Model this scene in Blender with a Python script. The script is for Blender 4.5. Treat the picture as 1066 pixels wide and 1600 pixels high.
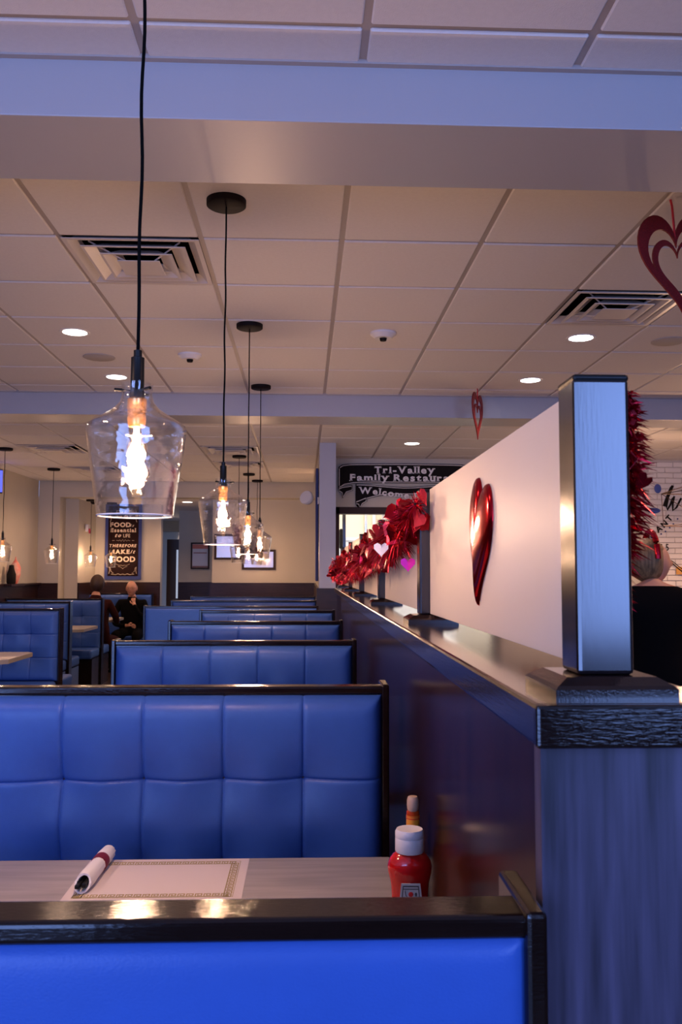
import bpy, bmesh, math, random
from mathutils import Vector, Matrix, Euler
random.seed(7)
for o in list(bpy.data.objects): bpy.data.objects.remove(o)
S = bpy.context.scene; C = S.collection; PI = math.pi
EYE = 1.40; CEIL = 2.8354; CEIL3 = 2.675; K3 = .888

# ------------------------------------------------------------------ camera
cd = bpy.data.cameras.new('camera'); cam = bpy.data.objects.new('camera', cd); C.objects.link(cam)
cd.sensor_fit = 'VERTICAL'; cd.sensor_height = 36; cd.sensor_width = 24; cd.lens = 1372/1600*36
cam.matrix_world = (Matrix.Translation((0, 0, EYE)) @ Matrix.Rotation(-.0371, 4, 'Z')
                    @ Matrix.Rotation(PI/2 + .0688, 4, 'X') @ Matrix.Rotation(0.002, 4, 'Z'))
cd.clip_start = 0.02; cd.clip_end = 100
cd.dof.use_dof = True; cd.dof.focus_distance = 3.0; cd.dof.aperture_fstop = 18
S.camera = cam
# ------------------------------------------------------------------ world, exposure
w = bpy.data.worlds.new('world'); S.world = w; w.use_nodes = True
w.node_tree.nodes['Background'].inputs[0].default_value = (0.30, 0.42, 0.85, 1)
w.node_tree.nodes['Background'].inputs[1].default_value = 1.2
S.view_settings.view_transform = 'Standard'; S.view_settings.look = 'None'
S.view_settings.exposure = 0.0; S.view_settings.gamma = 1.0; S.view_settings.use_curve_mapping = False

def area(name, loc, rot, sx, sy, power, col, spread=PI):
    l = bpy.data.lights.new(name, 'AREA'); l.shape = 'RECTANGLE'; l.size = sx; l.size_y = sy
    l.energy = power; l.color = col; l.spread = spread
    o = bpy.data.objects.new(name, l); C.objects.link(o); o.location = loc; o.rotation_euler = rot; return o
# daylight through the shop-front windows behind the photographer
WIN = 128
area('daylight_window', (-2.05, -2.95, 1.47), (PI/2, 0, 0), 2.1, 2.38, WIN*1.28, (0.24, 0.40, 1.0))
area('daylight_window', (2.22, -2.95, 1.86), (PI/2, 0, 0), 1.8, 1.62, WIN, (0.24, 0.40, 1.0))
# (2.5 m of glass each, standing in the openings of wall_front)
WARM = (1.0, 0.58, 0.36); LAMP = 3.2
def spot_down(loc, power, col=WARM, size=0.06, ang=150):
    l = bpy.data.lights.new('downlight_or_fill_lamp', 'SPOT'); l.energy = power*LAMP; l.color = col
    l.spot_size = math.radians(ang); l.spot_blend = 0.6; l.shadow_soft_size = size
    o = bpy.data.objects.new('downlight_or_fill_lamp', l); C.objects.link(o); o.location = loc; return o
def point(loc, power, col=WARM, size=0.03):
    l = bpy.data.lights.new('bulb_lamp', 'POINT'); l.energy = power*LAMP*1.3; l.color = col; l.shadow_soft_size = size
    o = bpy.data.objects.new('bulb_lamp', l); C.objects.link(o); o.location = loc; return o

# ------------------------------------------------------------------ materials
def nt(m): return m.node_tree.nodes, m.node_tree.links
def M(name, col, rough=0.5, metal=0.0, spec=0.5, coat=0.0, emit=None, estr=0.0, noise=0.0, nscale=20, nstretch=(1, 1, 1),
      bump=0.0, bscale=80, col2=None, trans=0.0, sheen=0.0, alpha=1.0):
    m = bpy.data.materials.new(name); m.use_nodes = True; n, l = nt(m); b = n['Principled BSDF']
    b.inputs['Base Color'].default_value = (*col, 1); b.inputs['Roughness'].default_value = rough
    b.inputs['Metallic'].default_value = metal; b.inputs['Specular IOR Level'].default_value = spec
    b.inputs['Coat Weight'].default_value = coat; b.inputs['Coat Roughness'].default_value = 0.12
    b.inputs['Transmission Weight'].default_value = trans
    if emit: b.inputs['Emission Color'].default_value = (*emit, 1); b.inputs['Emission Strength'].default_value = estr
    if noise or bump:
        tc = n.new('ShaderNodeTexCoord'); mp = n.new('ShaderNodeMapping'); mp.inputs['Scale'].default_value = nstretch
        l.new(tc.outputs['Object'], mp.inputs['Vector'])
    if noise:
        nz = n.new('ShaderNodeTexNoise'); nz.inputs['Scale'].default_value = nscale; nz.inputs['Detail'].default_value = 4
        l.new(mp.outputs[0], nz.inputs['Vector'])
        r = n.new('ShaderNodeValToRGB'); r.color_ramp.elements[0].position = 0.3; r.color_ramp.elements[1].position = 0.7
        c2 = col2 or tuple(c*(1-noise) for c in col)
        r.color_ramp.elements[0].color = (*c2, 1); r.color_ramp.elements[1].color = (*col, 1)
        l.new(nz.outputs['Fac'], r.inputs[0]); l.new(r.outputs[0], b.inputs['Base Color'])
    if bump:
        nb = n.new('ShaderNodeTexNoise'); nb.inputs['Scale'].default_value = bscale; nb.inputs['Detail'].default_value = 3
        l.new(mp.outputs[0], nb.inputs['Vector'])
        bp = n.new('ShaderNodeBump'); bp.inputs['Strength'].default_value = bump; bp.inputs['Distance'].default_value = 0.002
        l.new(nb.outputs['Fac'], bp.inputs['Height']); l.new(bp.outputs[0], b.inputs['Normal'])
    return m
def glass_mat(name, tint=(1, 1, 1), rim=0.35):
    m = bpy.data.materials.new(name); m.use_nodes = True; n, l = nt(m); n.remove(n['Principled BSDF'])
    tr = n.new('ShaderNodeBsdfTransparent'); tr.inputs[0].default_value = (*tint, 1)
    gl = n.new('ShaderNodeBsdfGlossy'); gl.inputs['Roughness'].default_value = 0.03; gl.inputs['Color'].default_value = (1, .97, .94, 1)
    lw = n.new('ShaderNodeLayerWeight'); lw.inputs['Blend'].default_value = rim
    mr = n.new('ShaderNodeMapRange'); mr.inputs['To Min'].default_value = 0.03; mr.inputs['To Max'].default_value = 1.0
    pw = n.new('ShaderNodeMath'); pw.operation = 'POWER'; pw.inputs[1].default_value = 1.35
    l.new(lw.outputs['Facing'], pw.inputs[0]); l.new(pw.outputs[0], mr.inputs['Value'])
    mx = n.new('ShaderNodeMixShader'); l.new(mr.outputs[0], mx.inputs[0]); l.new(tr.outputs[0], mx.inputs[1]); l.new(gl.outputs[0], mx.inputs[2])
    # faint waviness of blown glass
    tc = n.new('ShaderNodeTexCoord'); nz = n.new('ShaderNodeTexNoise'); nz.inputs['Scale'].default_value = 22
    bp = n.new('ShaderNodeBump'); bp.inputs['Strength'].default_value = 0.45; bp.inputs['Distance'].default_value = 0.01
    l.new(tc.outputs['Object'], nz.inputs['Vector']); l.new(nz.outputs['Fac'], bp.inputs['Height']); l.new(bp.outputs[0], gl.inputs['Normal'])
    l.new(mx.outputs[0], n['Material Output'].inputs[0]); return m

m_wall = M('painted_wall', (.54, .49, .40), .6, noise=.06, nscale=3, bump=.25, bscale=120)
m_soffit = M('beam_paint', (.42, .41, .43), .38, bump=.15, bscale=60)
m_tile = M('ceiling_tile_white', (.80, .76, .74), .85, bump=.5, bscale=260, noise=.04, nscale=60)
m_tbar = M('grid_metal', (.42, .37, .35), .45)
m_plenum = M('plenum', (.05, .04, .04), .9)
m_floor = M('dark_plank_floor', (.06, .032, .022), .35, noise=.5, nscale=5, nstretch=(8, 1, 1))
m_esp = M('espresso_wood', (.014, .008, .009), .18, spec=.5, coat=.5, noise=.35, nscale=6, nstretch=(14, 14, 1.2), bump=.03, bscale=30)
m_cap = M('espresso_cap', (.018, .008, .006), .15, spec=.4, coat=.2, noise=.4, nscale=8, nstretch=(12, 1.0, 12), bump=.10, bscale=40)
m_rail = M('espresso_rail', (.011, .005, .004), .10, spec=.35, coat=.1, noise=.3, nscale=8, nstretch=(1, 6, 6), bump=.16, bscale=90)
m_panel = M('dark_laminate', (.030, .011, .009), .22, spec=.5, noise=.45, nscale=4, nstretch=(6, 6, .8))
m_panel.node_tree.nodes['Principled BSDF'].inputs['IOR'].default_value = 1.18
m_endp = M('weathered_laminate', (.095, .075, .125), .42, spec=.4, noise=.75, nscale=7, nstretch=(8, 8, .55))
m_vinyl = M('blue_vinyl', (.036, .104, .40), .38, spec=.32, noise=.06, nscale=30, bump=.12, bscale=500)
m_vinyl2 = M('slate_vinyl', (.10, .12, .19), .5, bump=.1, bscale=400)
m_wain = M('wainscot_wood', (.034, .011, .005), .35, spec=.25, noise=.5, nscale=4, nstretch=(1.5, 1, 9))
m_black = M('black_metal', (.006, .006, .006), .4, spec=.25)
m_canopy = M('canopy_black', (.010, .006, .006), .6, spec=.12)
m_cord = M('cord_black', (.004, .004, .004), .8, spec=.05)
m_brass = M('antique_brass', (.80, .42, .16), .32, metal=1.0, noise=.3, nscale=60)
m_shade = glass_mat('clear_shade_glass')
m_bulbg = glass_mat('bulb_glass', rim=.45)
m_fil = M('filament', (1, .8, .5), .5, emit=(1, .74, .46), estr=90)
m_halo = M('filament_support', (1, .8, .6), .4, emit=(1, .55, .22), estr=4)
m_led = M('downlight_lens', (1, 1, 1), .5, emit=(1, .90, .78), estr=9)
m_led2 = M('downlight_lens_cool', (1, 1, 1), .5, emit=(1, .96, 1.0), estr=16)
m_white = M('white_plastic', (.78, .75, .74), .35)
m_vent = M('vent_enamel', (.66, .60, .56), .35)
m_acr = None
def acrylic():
    m = bpy.data.materials.new('frosted_acrylic'); m.use_nodes = True; n, l = nt(m); b = n['Principled BSDF']
    b.inputs['Base Color'].default_value = (.88, .80, .71, 1); b.inputs['Roughness'].default_value = .38; b.inputs['Specular IOR Level'].default_value = .22
    t = n.new('ShaderNodeBsdfTranslucent'); t.inputs[0].default_value = (.90, .82, .74, 1)
    mx = n.new('ShaderNodeMixShader'); mx.inputs[0].default_value = .45
    l.new(b.outputs[0], mx.inputs[1]); l.new(t.outputs[0], mx.inputs[2]); l.new(mx.outputs[0], n['Material Output'].inputs[0]); return m
m_acr = acrylic()
m_foil = M('red_foil', (.55, .008, .015), .16, metal=.95, bump=.25, bscale=14)
m_foil2 = M('red_foil_pale', (.80, .06, .09), .22, metal=.7)
m_pinkf = M('magenta_foil', (.80, .03, .45), .3, metal=.6)
m_whitef = M('white_foil', (.9, .84, .80), .3)
m_tinsel = M('tinsel_red', (.42, .006, .02), .25, metal=.85)
m_glit = M('red_glitter', (.30, .010, .014), .4, metal=.55, bump=1.0, bscale=600, noise=.6, nscale=400)
m_table = M('grey_wood_laminate', (.47, .43, .40), .38, noise=.28, nscale=5, nstretch=(1, 9, 1))
m_tedge = M('table_edge', (.30, .27, .25), .4)
m_paper = M('placemat_paper', (.72, .64, .63), .6)
m_gold = M('printed_gold', (.34, .26, .08), .5)
m_napkin = M('napkin_paper', (.86, .84, .86), .7, bump=.5, bscale=60)
m_maroon = M('maroon_band', (.20, .015, .02), .5)
m_ketch = M('ketchup_plastic', (.62, .008, .008), .12, coat=.5)
m_capw = M('white_cap', (.86, .82, .85), .35)
m_lab = M('label_grey', (.60, .60, .60), .4); m_labd = M('label_dark', (.07, .07, .07), .4); m_red = M('tomato_red', (.7, .02, .02), .4)
m_ballw = M('turned_wood', (.62, .42, .30), .5, noise=.2, nscale=30)
m_orange = M('orange_label', (.85, .33, .03), .35); m_green = M('label_green', (.05, .16, .03), .4)
m_sauce = M('hot_sauce_glass', (.55, .06, .01), .08, coat=.8)
m_ink = M('sign_black', (.010, .007, .006), .7, spec=.15); m_chalk = M('sign_cream', (.88, .83, .79), .7)
m_bluef = M('banner_blue', (.045, .065, .22), .6, spec=.2); m_board = M('banner_brown', (.020, .007, .006), .7, spec=.1)
m_cream = M('banner_cream', (.80, .62, .45), .6); m_cream2 = M('banner_tan', (.42, .33, .25), .6)
m_frame = M('dark_picture_frame', (.03, .012, .008), .5, spec=.2)
m_brick = M('white_painted_brick', (.78, .72, .66), .6, bump=.5, bscale=80); m_mortar = M('mortar', (.55, .49, .44), .8)
m_skin = M('skin', (.55, .27, .18), .5); m_hair = M('dark_hair', (.035, .015, .010), .6); m_blond = M('blonde_hair', (.40, .22, .09), .5, noise=.7, nscale=6, nstretch=(14, 14, 1), bump=1, bscale=60)
m_cloth = M('black_cloth', (.004, .004, .005), .9, spec=.05); m_mcloth = M('maroon_cloth', (.028, .006, .006), .85, spec=.08); m_navy = M('navy_cloth', (.012, .012, .03), .8)
m_chrome = M('thin_dark_metal', (.08, .05, .04), .3, metal=.8)
m_kwall = M('kitchen_white', (.85, .87, .87), .4); m_kyel = M('kitchen_cream', (.85, .70, .52), .5); m_kit = M('kitchen_steel', (.6, .62, .66), .25, metal=.9)
m_tv = M('screen', (.02, .03, .2), .2, emit=(.10, .12, .9), estr=1.6)
m_klight = M('kitchen_tube', (1, 1, 1), .5, emit=(1, .95, .9), estr=10)

# ------------------------------------------------------------------ helpers
def setp(o, label=None, cat=None, group=None, kind=None):
    if label: o['label'] = label
    if cat: o['category'] = cat
    if group: o['group'] = group
    if kind: o['kind'] = kind
    return o
def link(name, me, mat, parent=None, loc=None):
    o = bpy.data.objects.new(name, me); C.objects.link(o)
    if mat is not None:
        for mm in (mat if isinstance(mat, (list, tuple)) else [mat]): me.materials.append(mm)
    if parent: o.parent = parent
    if loc: o.location = loc
    return o
def obj(name, bm, mat, parent=None, loc=None, smooth=False):
    me = bpy.data.meshes.new(name); bmesh.ops.recalc_face_normals(bm, faces=bm.faces); bm.to_mesh(me); bm.free()
    if smooth:
        for p in me.polygons: p.use_smooth = True
        try: me.set_sharp_from_angle(angle=math.radians(38))
        except Exception: pass
    return link(name, me, mat, parent, loc)
def empty(name, loc=(0, 0, 0), rz=0):
    o = bpy.data.objects.new(name, None); C.objects.link(o); o.location = loc; o.rotation_euler[2] = rz; o.empty_display_size = .1; return o
def box(bm, x0, x1, y0, y1, z0, z1, bev=0, seg=2):
    t = bmesh.new(); bmesh.ops.create_cube(t, size=1)
    for v in t.verts: v.co = Vector(((x0+x1)/2 + v.co.x*(x1-x0), (y0+y1)/2 + v.co.y*(y1-y0), (z0+z1)/2 + v.co.z*(z1-z0)))
    if bev: bmesh.ops.bevel(t, geom=list(t.edges), offset=bev, segments=seg, profile=.5, affect='EDGES')
    merge(bm, t); return bm
def merge(bm, t, mat=None):
    me = bpy.data.meshes.new('t'); t.to_mesh(me); t.free()
    if mat is not None: me.transform(mat)
    bm.from_mesh(me); bpy.data.meshes.remove(me)
def B(*a, **k): return box(bmesh.new(), *a, **k)
def lathe(bm, prof, seg=32, c=(0, 0, 0), sx=1, sy=1, cap=True):
    rows = []
    for r, z in prof:
        rows.append([bm.verts.new((c[0]+max(r, 1e-5)*sx*math.cos(2*PI*i/seg), c[1]+max(r, 1e-5)*sy*math.sin(2*PI*i/seg), c[2]+z)) for i in range(seg)])
    for a, b in zip(rows, rows[1:]):
        for i in range(seg): bm.faces.new((a[i], a[(i+1) % seg], b[(i+1) % seg], b[i]))
    if cap:
        for r in (rows[0], rows[-1]): bm.faces.new(r)
    return bm
def tube(bm, pts, r, seg=8, cap=True):
    pts = [Vector(p) for p in pts]; rows = []
    for i, p in enumerate(pts):
        d = (pts[min(i+1, len(pts)-1)] - pts[max(i-1, 0)]).normalized()
        a = d.cross(Vector((0, 0, 1)) if abs(d.z) < .9 else Vector((1, 0, 0))).normalized(); b = d.cross(a)
        rr = r[i] if isinstance(r, (list, tuple)) else r
        rows.append([bm.verts.new(p + a*math.cos(2*PI*k/seg)*rr + b*math.sin(2*PI*k/seg)*rr) for k in range(seg)])
    for a, b in zip(rows, rows[1:]):
        for i in range(seg): bm.faces.new((a[i], a[(i+1) % seg], b[(i+1) % seg], b[i]))
    if cap: bm.faces.new(rows[0]); bm.faces.new(rows[-1])
    return bm
def prism(bm, pts, t0, t1, plane='xz'):
    """closed outline given in the plane, extruded along the third axis from t0 to t1"""
    f = {'xz': lambda a, b, t: (a, t, b), 'yz': lambda a, b, t: (t, a, b), 'xy': lambda a, b, t: (a, b, t)}[plane]
    A = [bm.verts.new(f(a, b, t0)) for a, b in pts]; Bv = [bm.verts.new(f(a, b, t1)) for a, b in pts]
    bm.faces.new(A); bm.faces.new(Bv)
    n = len(pts)
    for i in range(n): bm.faces.new((A[i], A[(i+1) % n], Bv[(i+1) % n], Bv[i]))
    bmesh.ops.triangulate(bm, faces=[f for f in bm.faces if len(f.verts) > 4])
    return bm
def ball(bm, c, r, s=(1, 1, 1), u=16, v=10):
    t = bmesh.new(); bmesh.ops.create_uvsphere(t, u_segments=u, v_segments=v, radius=r)
    for q in t.verts: q.co = Vector((q.co.x*s[0]+c[0], q.co.y*s[1]+c[1], q.co.z*s[2]+c[2]))
    merge(bm, t); return bm
def copy_tree(o, parent=None):
    c = o.copy(); C.objects.link(c)
    if parent: c.parent = parent
    for ch in list(o.children): copy_tree(ch, c)
    return c
def text_mesh(s, size, depth=.002, bold=0.0, shear=0.0, sx=1.0, space=1.0):
    cu = bpy.data.curves.new('txt', 'FONT'); cu.body = s; cu.size = size; cu.extrude = depth; cu.offset = bold
    cu.align_x = 'CENTER'; cu.align_y = 'CENTER'; cu.shear = shear; cu.space_character = space; cu.resolution_u = 3
    o = bpy.data.objects.new('txt', cu); C.objects.link(o)
    me = bpy.data.meshes.new_from_object(o.evaluated_get(bpy.context.evaluated_depsgraph_get()))
    bpy.data.objects.remove(o)
    me.transform(Matrix.Diagonal((sx, 1, 1, 1))); return me
FACE = Matrix.Rotation(PI/2, 4, 'X')                                 # lettering stands up and faces -Y
def text_obj(name, s, size, mat, loc, parent=None, rot=0.0, **k):
    me = text_mesh(s, size, **k); me.transform(FACE @ Matrix.Rotation(rot, 4, 'Z'))
    return link(name, me, mat, parent, loc)
SERIF = {'T': ((.5, 'b'), (.06, 'd'), (.94, 'd')), 'r': ((.2, 'b'),), 'i': ((.5, 'b'),), 'l': ((.5, 'b'), (.4, 't')), 'V': ((.1, 't'), (.9, 't')), 'y': ((.1, 'x'), (.9, 'x')), 'F': ((.15, 'b'), (.95, 'd')),
         'm': ((.08, 'b'), (.5, 'b'), (.92, 'b')), 'R': ((.12, 'b'), (.9, 'b')), 'n': ((.12, 'b'), (.88, 'b')), 'u': ((.1, 'x'), (.88, 'x')), 't': ((.6, 'b'),), 'a': ((.9, 'b'),), 'W': ((.06, 't'), (.94, 't')), 'd': ((.9, 'b'), (.8, 't')),
         'M': ((.1, 'b'), (.9, 'b')), 'A': ((.08, 'b'), (.92, 'b')), 'K': ((.12, 'b'), (.9, 'b')), 'E': ((.12, 'b'),), 'D': ((.1, 'b'),), 'H': ((.12, 'b'), (.88, 'b')), 'L': ((.15, 'b'), (.15, 't')), 'P': ((.2, 'b'),)}
def slab_text(bm, s, size, cx, cz, y, depth=.002, bold=.003, sx=1.1, rot=0, shear=0, w=None, serif=False, path=None):
    """heavy lettering set glyph by glyph on a baseline; serif adds slab feet; path(x) -> (rise, turn) bends the line"""
    g = []; x = 0
    for c in s:
        if c == ' ': x += size*.32*sx; continue
        cu = bpy.data.curves.new('t', 'FONT'); cu.body = c; cu.size = size; cu.extrude = depth; cu.offset = bold; cu.resolution_u = 3; cu.shear = shear
        o = bpy.data.objects.new('t', cu); C.objects.link(o)
        me = bpy.data.meshes.new_from_object(o.evaluated_get(bpy.context.evaluated_depsgraph_get())); bpy.data.objects.remove(o)
        xs = [v.co.x for v in me.vertices]; a, b = min(xs), max(xs); wd = (b-a)*sx
        me.transform(Matrix.Diagonal((sx, 1, 1, 1)) @ Matrix.Translation((-a, 0, 0)))
        if serif:
            t = bmesh.new(); t.from_mesh(me); th = size*.045
            for f, k in SERIF.get(c, ()):
                zc = {'b': .012, 't': .70, 'x': .50, 'd': .62}[k]*size; hw = size*(.13 if k != 'd' else .035)*sx; hh = th if k != 'd' else size*.09
                box(t, f*wd-hw, f*wd+hw, zc-hh, zc+hh, -depth, depth)
            t.to_mesh(me); t.free()
        g.append([me, x, wd]); x += wd + size*(.13 if serif else .08)*sx
    tot = g[-1][1]+g[-1][2]; k = (w/tot) if w else 1.0; W = tot*k
    for me, gx, wd in g:
        px = gx*k - W/2; rise, tn = path(px + wd*k/2) if path else (0, 0)
        me.transform(Matrix.Diagonal((k, 1, 1, 1))); me.transform(Matrix.Translation((-wd*k/2, 0, 0)))
        me.transform(Matrix.Rotation(rot, 4, 'Z') @ Matrix.Translation((px+wd*k/2, rise-size*.35, 0)) @ Matrix.Rotation(tn, 4, 'Z'))
        me.transform(Matrix.Translation((cx, y, cz)) @ FACE); bm.from_mesh(me); bpy.data.meshes.remove(me)

# ------------------------------------------------------------------ structure
XL, XR, YF = -3.785, 6.394, -3.0; XLF, XRF = -4.26, 7.2
setp(obj('floor', B(XL, XR, YF, 30, -.05, 0), m_floor), kind='structure')
setp(obj('wall_left', B(XL-.1, XL, YF, 12.43, 0, CEIL+.1), m_wall), kind='structure')
def struct(name, bm, mat, parent=None):
    o = obj(name, bm, mat, parent)
    if not parent: o['kind'] = 'structure'
    return o
struct('wainscot', B(XL, XL+.025, YF, 12.43, 0, 1.243), m_wain, bpy.data.objects['wall_left'])
struct('wainscot_ledge', B(XL, XL+.07, YF, 12.43, 1.224, 1.250, bev=.004), m_wain, bpy.data.objects['wall_left'])
struct('wall_right', B(XR, XR+.1, YF, 10.6, 0, CEIL+.1), m_wall)
# front wall behind the photographer with two window openings
bm = bmesh.new()
box(bm, XL, -3.12, YF-.1, YF, 0, CEIL+.1); box(bm, -.98, 1.3, YF-.1, YF, 0, CEIL+.1); box(bm, 3.12, XR, YF-.1, YF, 0, CEIL+.1)
box(bm, -3.12, -.98, YF-.1, YF, 0, .25); box(bm, -3.12, -.98, YF-.1, YF, 2.69, CEIL+.1)
box(bm, 1.3, 3.12, YF-.1, YF, 0, 1.03); box(bm, 1.3, 3.12, YF-.1, YF, 2.69, CEIL+.1)
struct('wall_front', bm, M('front_wall_paint', (.07, .045, .035), .6))
for i, (cx, hw, sl) in enumerate(((-2.05, 1.07, .25), (2.21, .91, 1.03))):
    bm = bmesh.new()
    box(bm, cx-hw, cx-hw+.03, -3.08, -2.99, sl, 2.69); box(bm, cx+hw-.03, cx+hw, -3.08, -2.99, sl, 2.69)
    box(bm, cx-hw, cx+hw, -3.08, -2.99, sl, sl+.03); box(bm, cx-hw, cx+hw, -3.08, -2.99, 2.66, 2.69)
    struct('window_%d' % (i+1), bm, m_esp)
FAR0 = set(bpy.data.objects)
# soffit and the bay beyond it
struct('trim_soffit', B(XLF, .143, 14.0, 14.35, CEIL-.25, CEIL+.1), m_wall)
bm = bmesh.new(); box(bm, XLF-.1, -3.93, 14.0, 14.35, 0, CEIL-.25); struct('wall_pier', bm, m_wall)
struct('wainscot', B(XLF, -3.93, 13.975, 14.0, 0, 1.225), m_wain, bpy.data.objects['wall_pier'])
struct('wall_bay_side', B(-3.95, -3.72, 14.35, 15.5, 0, CEIL-.25), m_wall)
struct('wainscot', B(-3.72, -3.695, 14.35, 15.5, 0, 1.225), m_wain, bpy.data.objects['wall_bay_side'])
wb = struct('wall_back', B(-3.95, -2.585, 15.5, 15.7, 0, CEIL-.25), m_wall)
struct('wainscot', B(-3.72, -2.585, 15.475, 15.5, 0, 1.225), m_wain, wb)
# low ceiling of the bay and passage
struct('ceiling_bay', B(-4.0, .143, 14.35, 29, CEIL-.25, CEIL-.15), m_tile)
# wall carrying the two dark frames, wall with the poster
w1 = struct('wall_alcove', B(-1.565, .143, 14.40, 14.55, 0, CEIL-.25), m_wall)
struct('wainscot', B(-1.60, .143, 14.375, 14.40, 0, 1.23), m_wain, w1)
w2 = struct('wall_poster', B(-2.49, -1.5, 17.0, 17.15, 0, CEIL-.25), m_wall)
struct('wainscot', B(-2.49, -1.5, 16.975, 17.0, 0, 1.21), m_wain, w2)
# passage
struct('wall_passage_left', B(-3.6, -3.45, 15.7, 29, 0, CEIL-.25), m_wall)
struct('wall_passage_end', B(-7, .1, 28, 28.1, 0, CEIL-.25), M('passage_paint', (.68, .66, .70), .6))
struct('trim_passage_beam', B(-3.6, -2.49, 20.5, 21, 2.35, CEIL-.25), m_wall)
dr = struct('door_1', B(-2.72, -2.49, 17.02, 17.08, 0, 2.03), M('door_dark', (.03, .015, .012), .4))
obj('door_glass', B(-2.535, -2.50, 17.005, 17.02, .9, 1.83), M('door_pane', (.5, .6, .75), .1, emit=(.6, .7, .9), estr=.5), dr)
# side wall with the sign wall beyond the divider
struct('wall_side', B(.120, .24, 11.0, 15.6, 0, CEIL+.1), m_wall)
col = struct('wall_column', B(.120, .301, 9.67, 11.0, 0, CEIL+.1), m_soffit)
bm = bmesh.new(); box(bm, .095, .315, 9.645, 9.67, 0, 1.228); box(bm, .095, .120, 9.67, 14.375, 0, 1.228)
obj('wainscot', bm, m_wain, col)
# sign wall with a framed pass-through opening
OX0, OX1, OZ0, OZ1 = .375, 2.35, 1.215, 2.145
bm = bmesh.new()
box(bm, .240, OX0, 11.000, 11.150, 0, CEIL+.1); box(bm, OX1, XRF, 11.000, 11.150, 0, CEIL+.1)
box(bm, OX0, OX1, 11.000, 11.150, 0, OZ0); box(bm, OX0, OX1, 11.000, 11.150, OZ1, CEIL+.1)
ws = struct('wall_sign', bm, m_wall)
bm = bmesh.new(); t_ = .075
box(bm, OX0-.06, OX0+.012, 10.970, 11.160, OZ0, OZ1+t_); box(bm, OX1-.02, OX1+.06, 10.970, 11.160, OZ0, OZ1+t_)
box(bm, OX0-.06, OX1+.06, 10.970, 11.160, OZ1-.01, OZ1+t_); box(bm, OX0-.06, OX1+.06, 10.950, 11.170, OZ0-.05, OZ0+.01)
f_ = obj('opening_frame', bm, m_frame, ws)
struct('wainscot', B(.335, 4.2, 10.975, 11.000, 0, 1.15), m_wain, ws)
# bright room behind the opening
struct('wall_kitchen', B(.24, 3.4, 13.2, 13.3, 0, CEIL), m_kwall)
struct('wall_kitchen_left', B(.24, .26, 11.150, 13.2, 0, CEIL), m_kwall)
struct('wall_kitchen_right', B(3.3, 3.4, 11.150, 13.2, 0, CEIL), m_kwall)
wk = bpy.data.objects['wall_kitchen']
obj('upper_paint', B(.26, 3.3, 13.18, 13.2, 1.92, CEIL), m_kyel, wk)
bm = bmesh.new()
for i in range(30): box(bm, .45+i*.07, .49+i*.07, 13.172, 13.18, 1.895, 1.91)
obj('tile_dashes', bm, m_ink, wk)
bm = bmesh.new(); box(bm, .26, 3.3, 13.165, 13.18, 1.88, 1.925); obj('tile_band', bm, M('tile_band', (.6, .66, .75), .3), wk)
for x in (.86, 1.12):
    setp(obj('wall_tube', B(x-.02, x+.02, 13.10, 13.16, 2.0, 2.4, bev=.006), m_kit), 'short vertical steel tube on the cream wall behind the opening' if x < 1 else 'second steel tube on the cream wall, nearer the white pipe', 'pipe')
setp(obj('white_pipe', tube(bmesh.new(), [(.985, 13.12, 1.3), (.985, 13.12, 2.6)], .028, 12), m_white), 'pale vertical pipe on the wall seen through the framed opening', 'pipe')
po = setp(obj('dark_post', B(.475, .525, 12.3, 12.35, 0, 2.22, bev=.006), m_esp), 'tall thin dark post just behind the framed opening', 'post')
bm = bmesh.new(); box(bm, .425, .475, 12.0, 12.06, 1.72, 2.0, bev=.02); box(bm, .425, .455, 12.0, 12.05, 1.22, 1.5, bev=.012); box(bm, .44, .455, 12.01, 12.03, 0, 2.0); box(bm, .34, .56, 11.9, 12.14, 0, .03)
setp(obj('coat_stand', bm, m_ink), 'black coat hanging on a thin stand at the edge of the framed opening', 'coat stand')
bm = bmesh.new(); box(bm, 1.12, 2.1, 12.5, 13.0, 2.02, CEIL, bev=.01)
prism(bm, [(1.12, 2.02), (1.30, 1.88), (2.0, 1.88), (2.1, 2.02)], 12.5, 13.0)
setp(obj('extractor_hood', bm, m_white), 'white hood hanging in the bright room behind the garland', 'hood')
setp(obj('wall_clock', lathe(bmesh.new(), [(.0, 0), (.03, 0), (.03, .02), (0, .02)], 16), m_ink, loc=(.72, 13.15, 1.73)), 'tiny round black hook plate on the white kitchen wall', 'hook').rotation_euler[0] = PI/2
kl = setp(obj('kitchen_light', B(.7, 2.4, 12.0, 12.25, 2.80, 2.84), m_klight), 'bright white ceiling tube of the room behind the opening', 'light')
area('kitchen_lamp', (1.42, 10.8, 2.60), (0, 0, 0), 1.6, .45, 60, (1, .93, .85))

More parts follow.
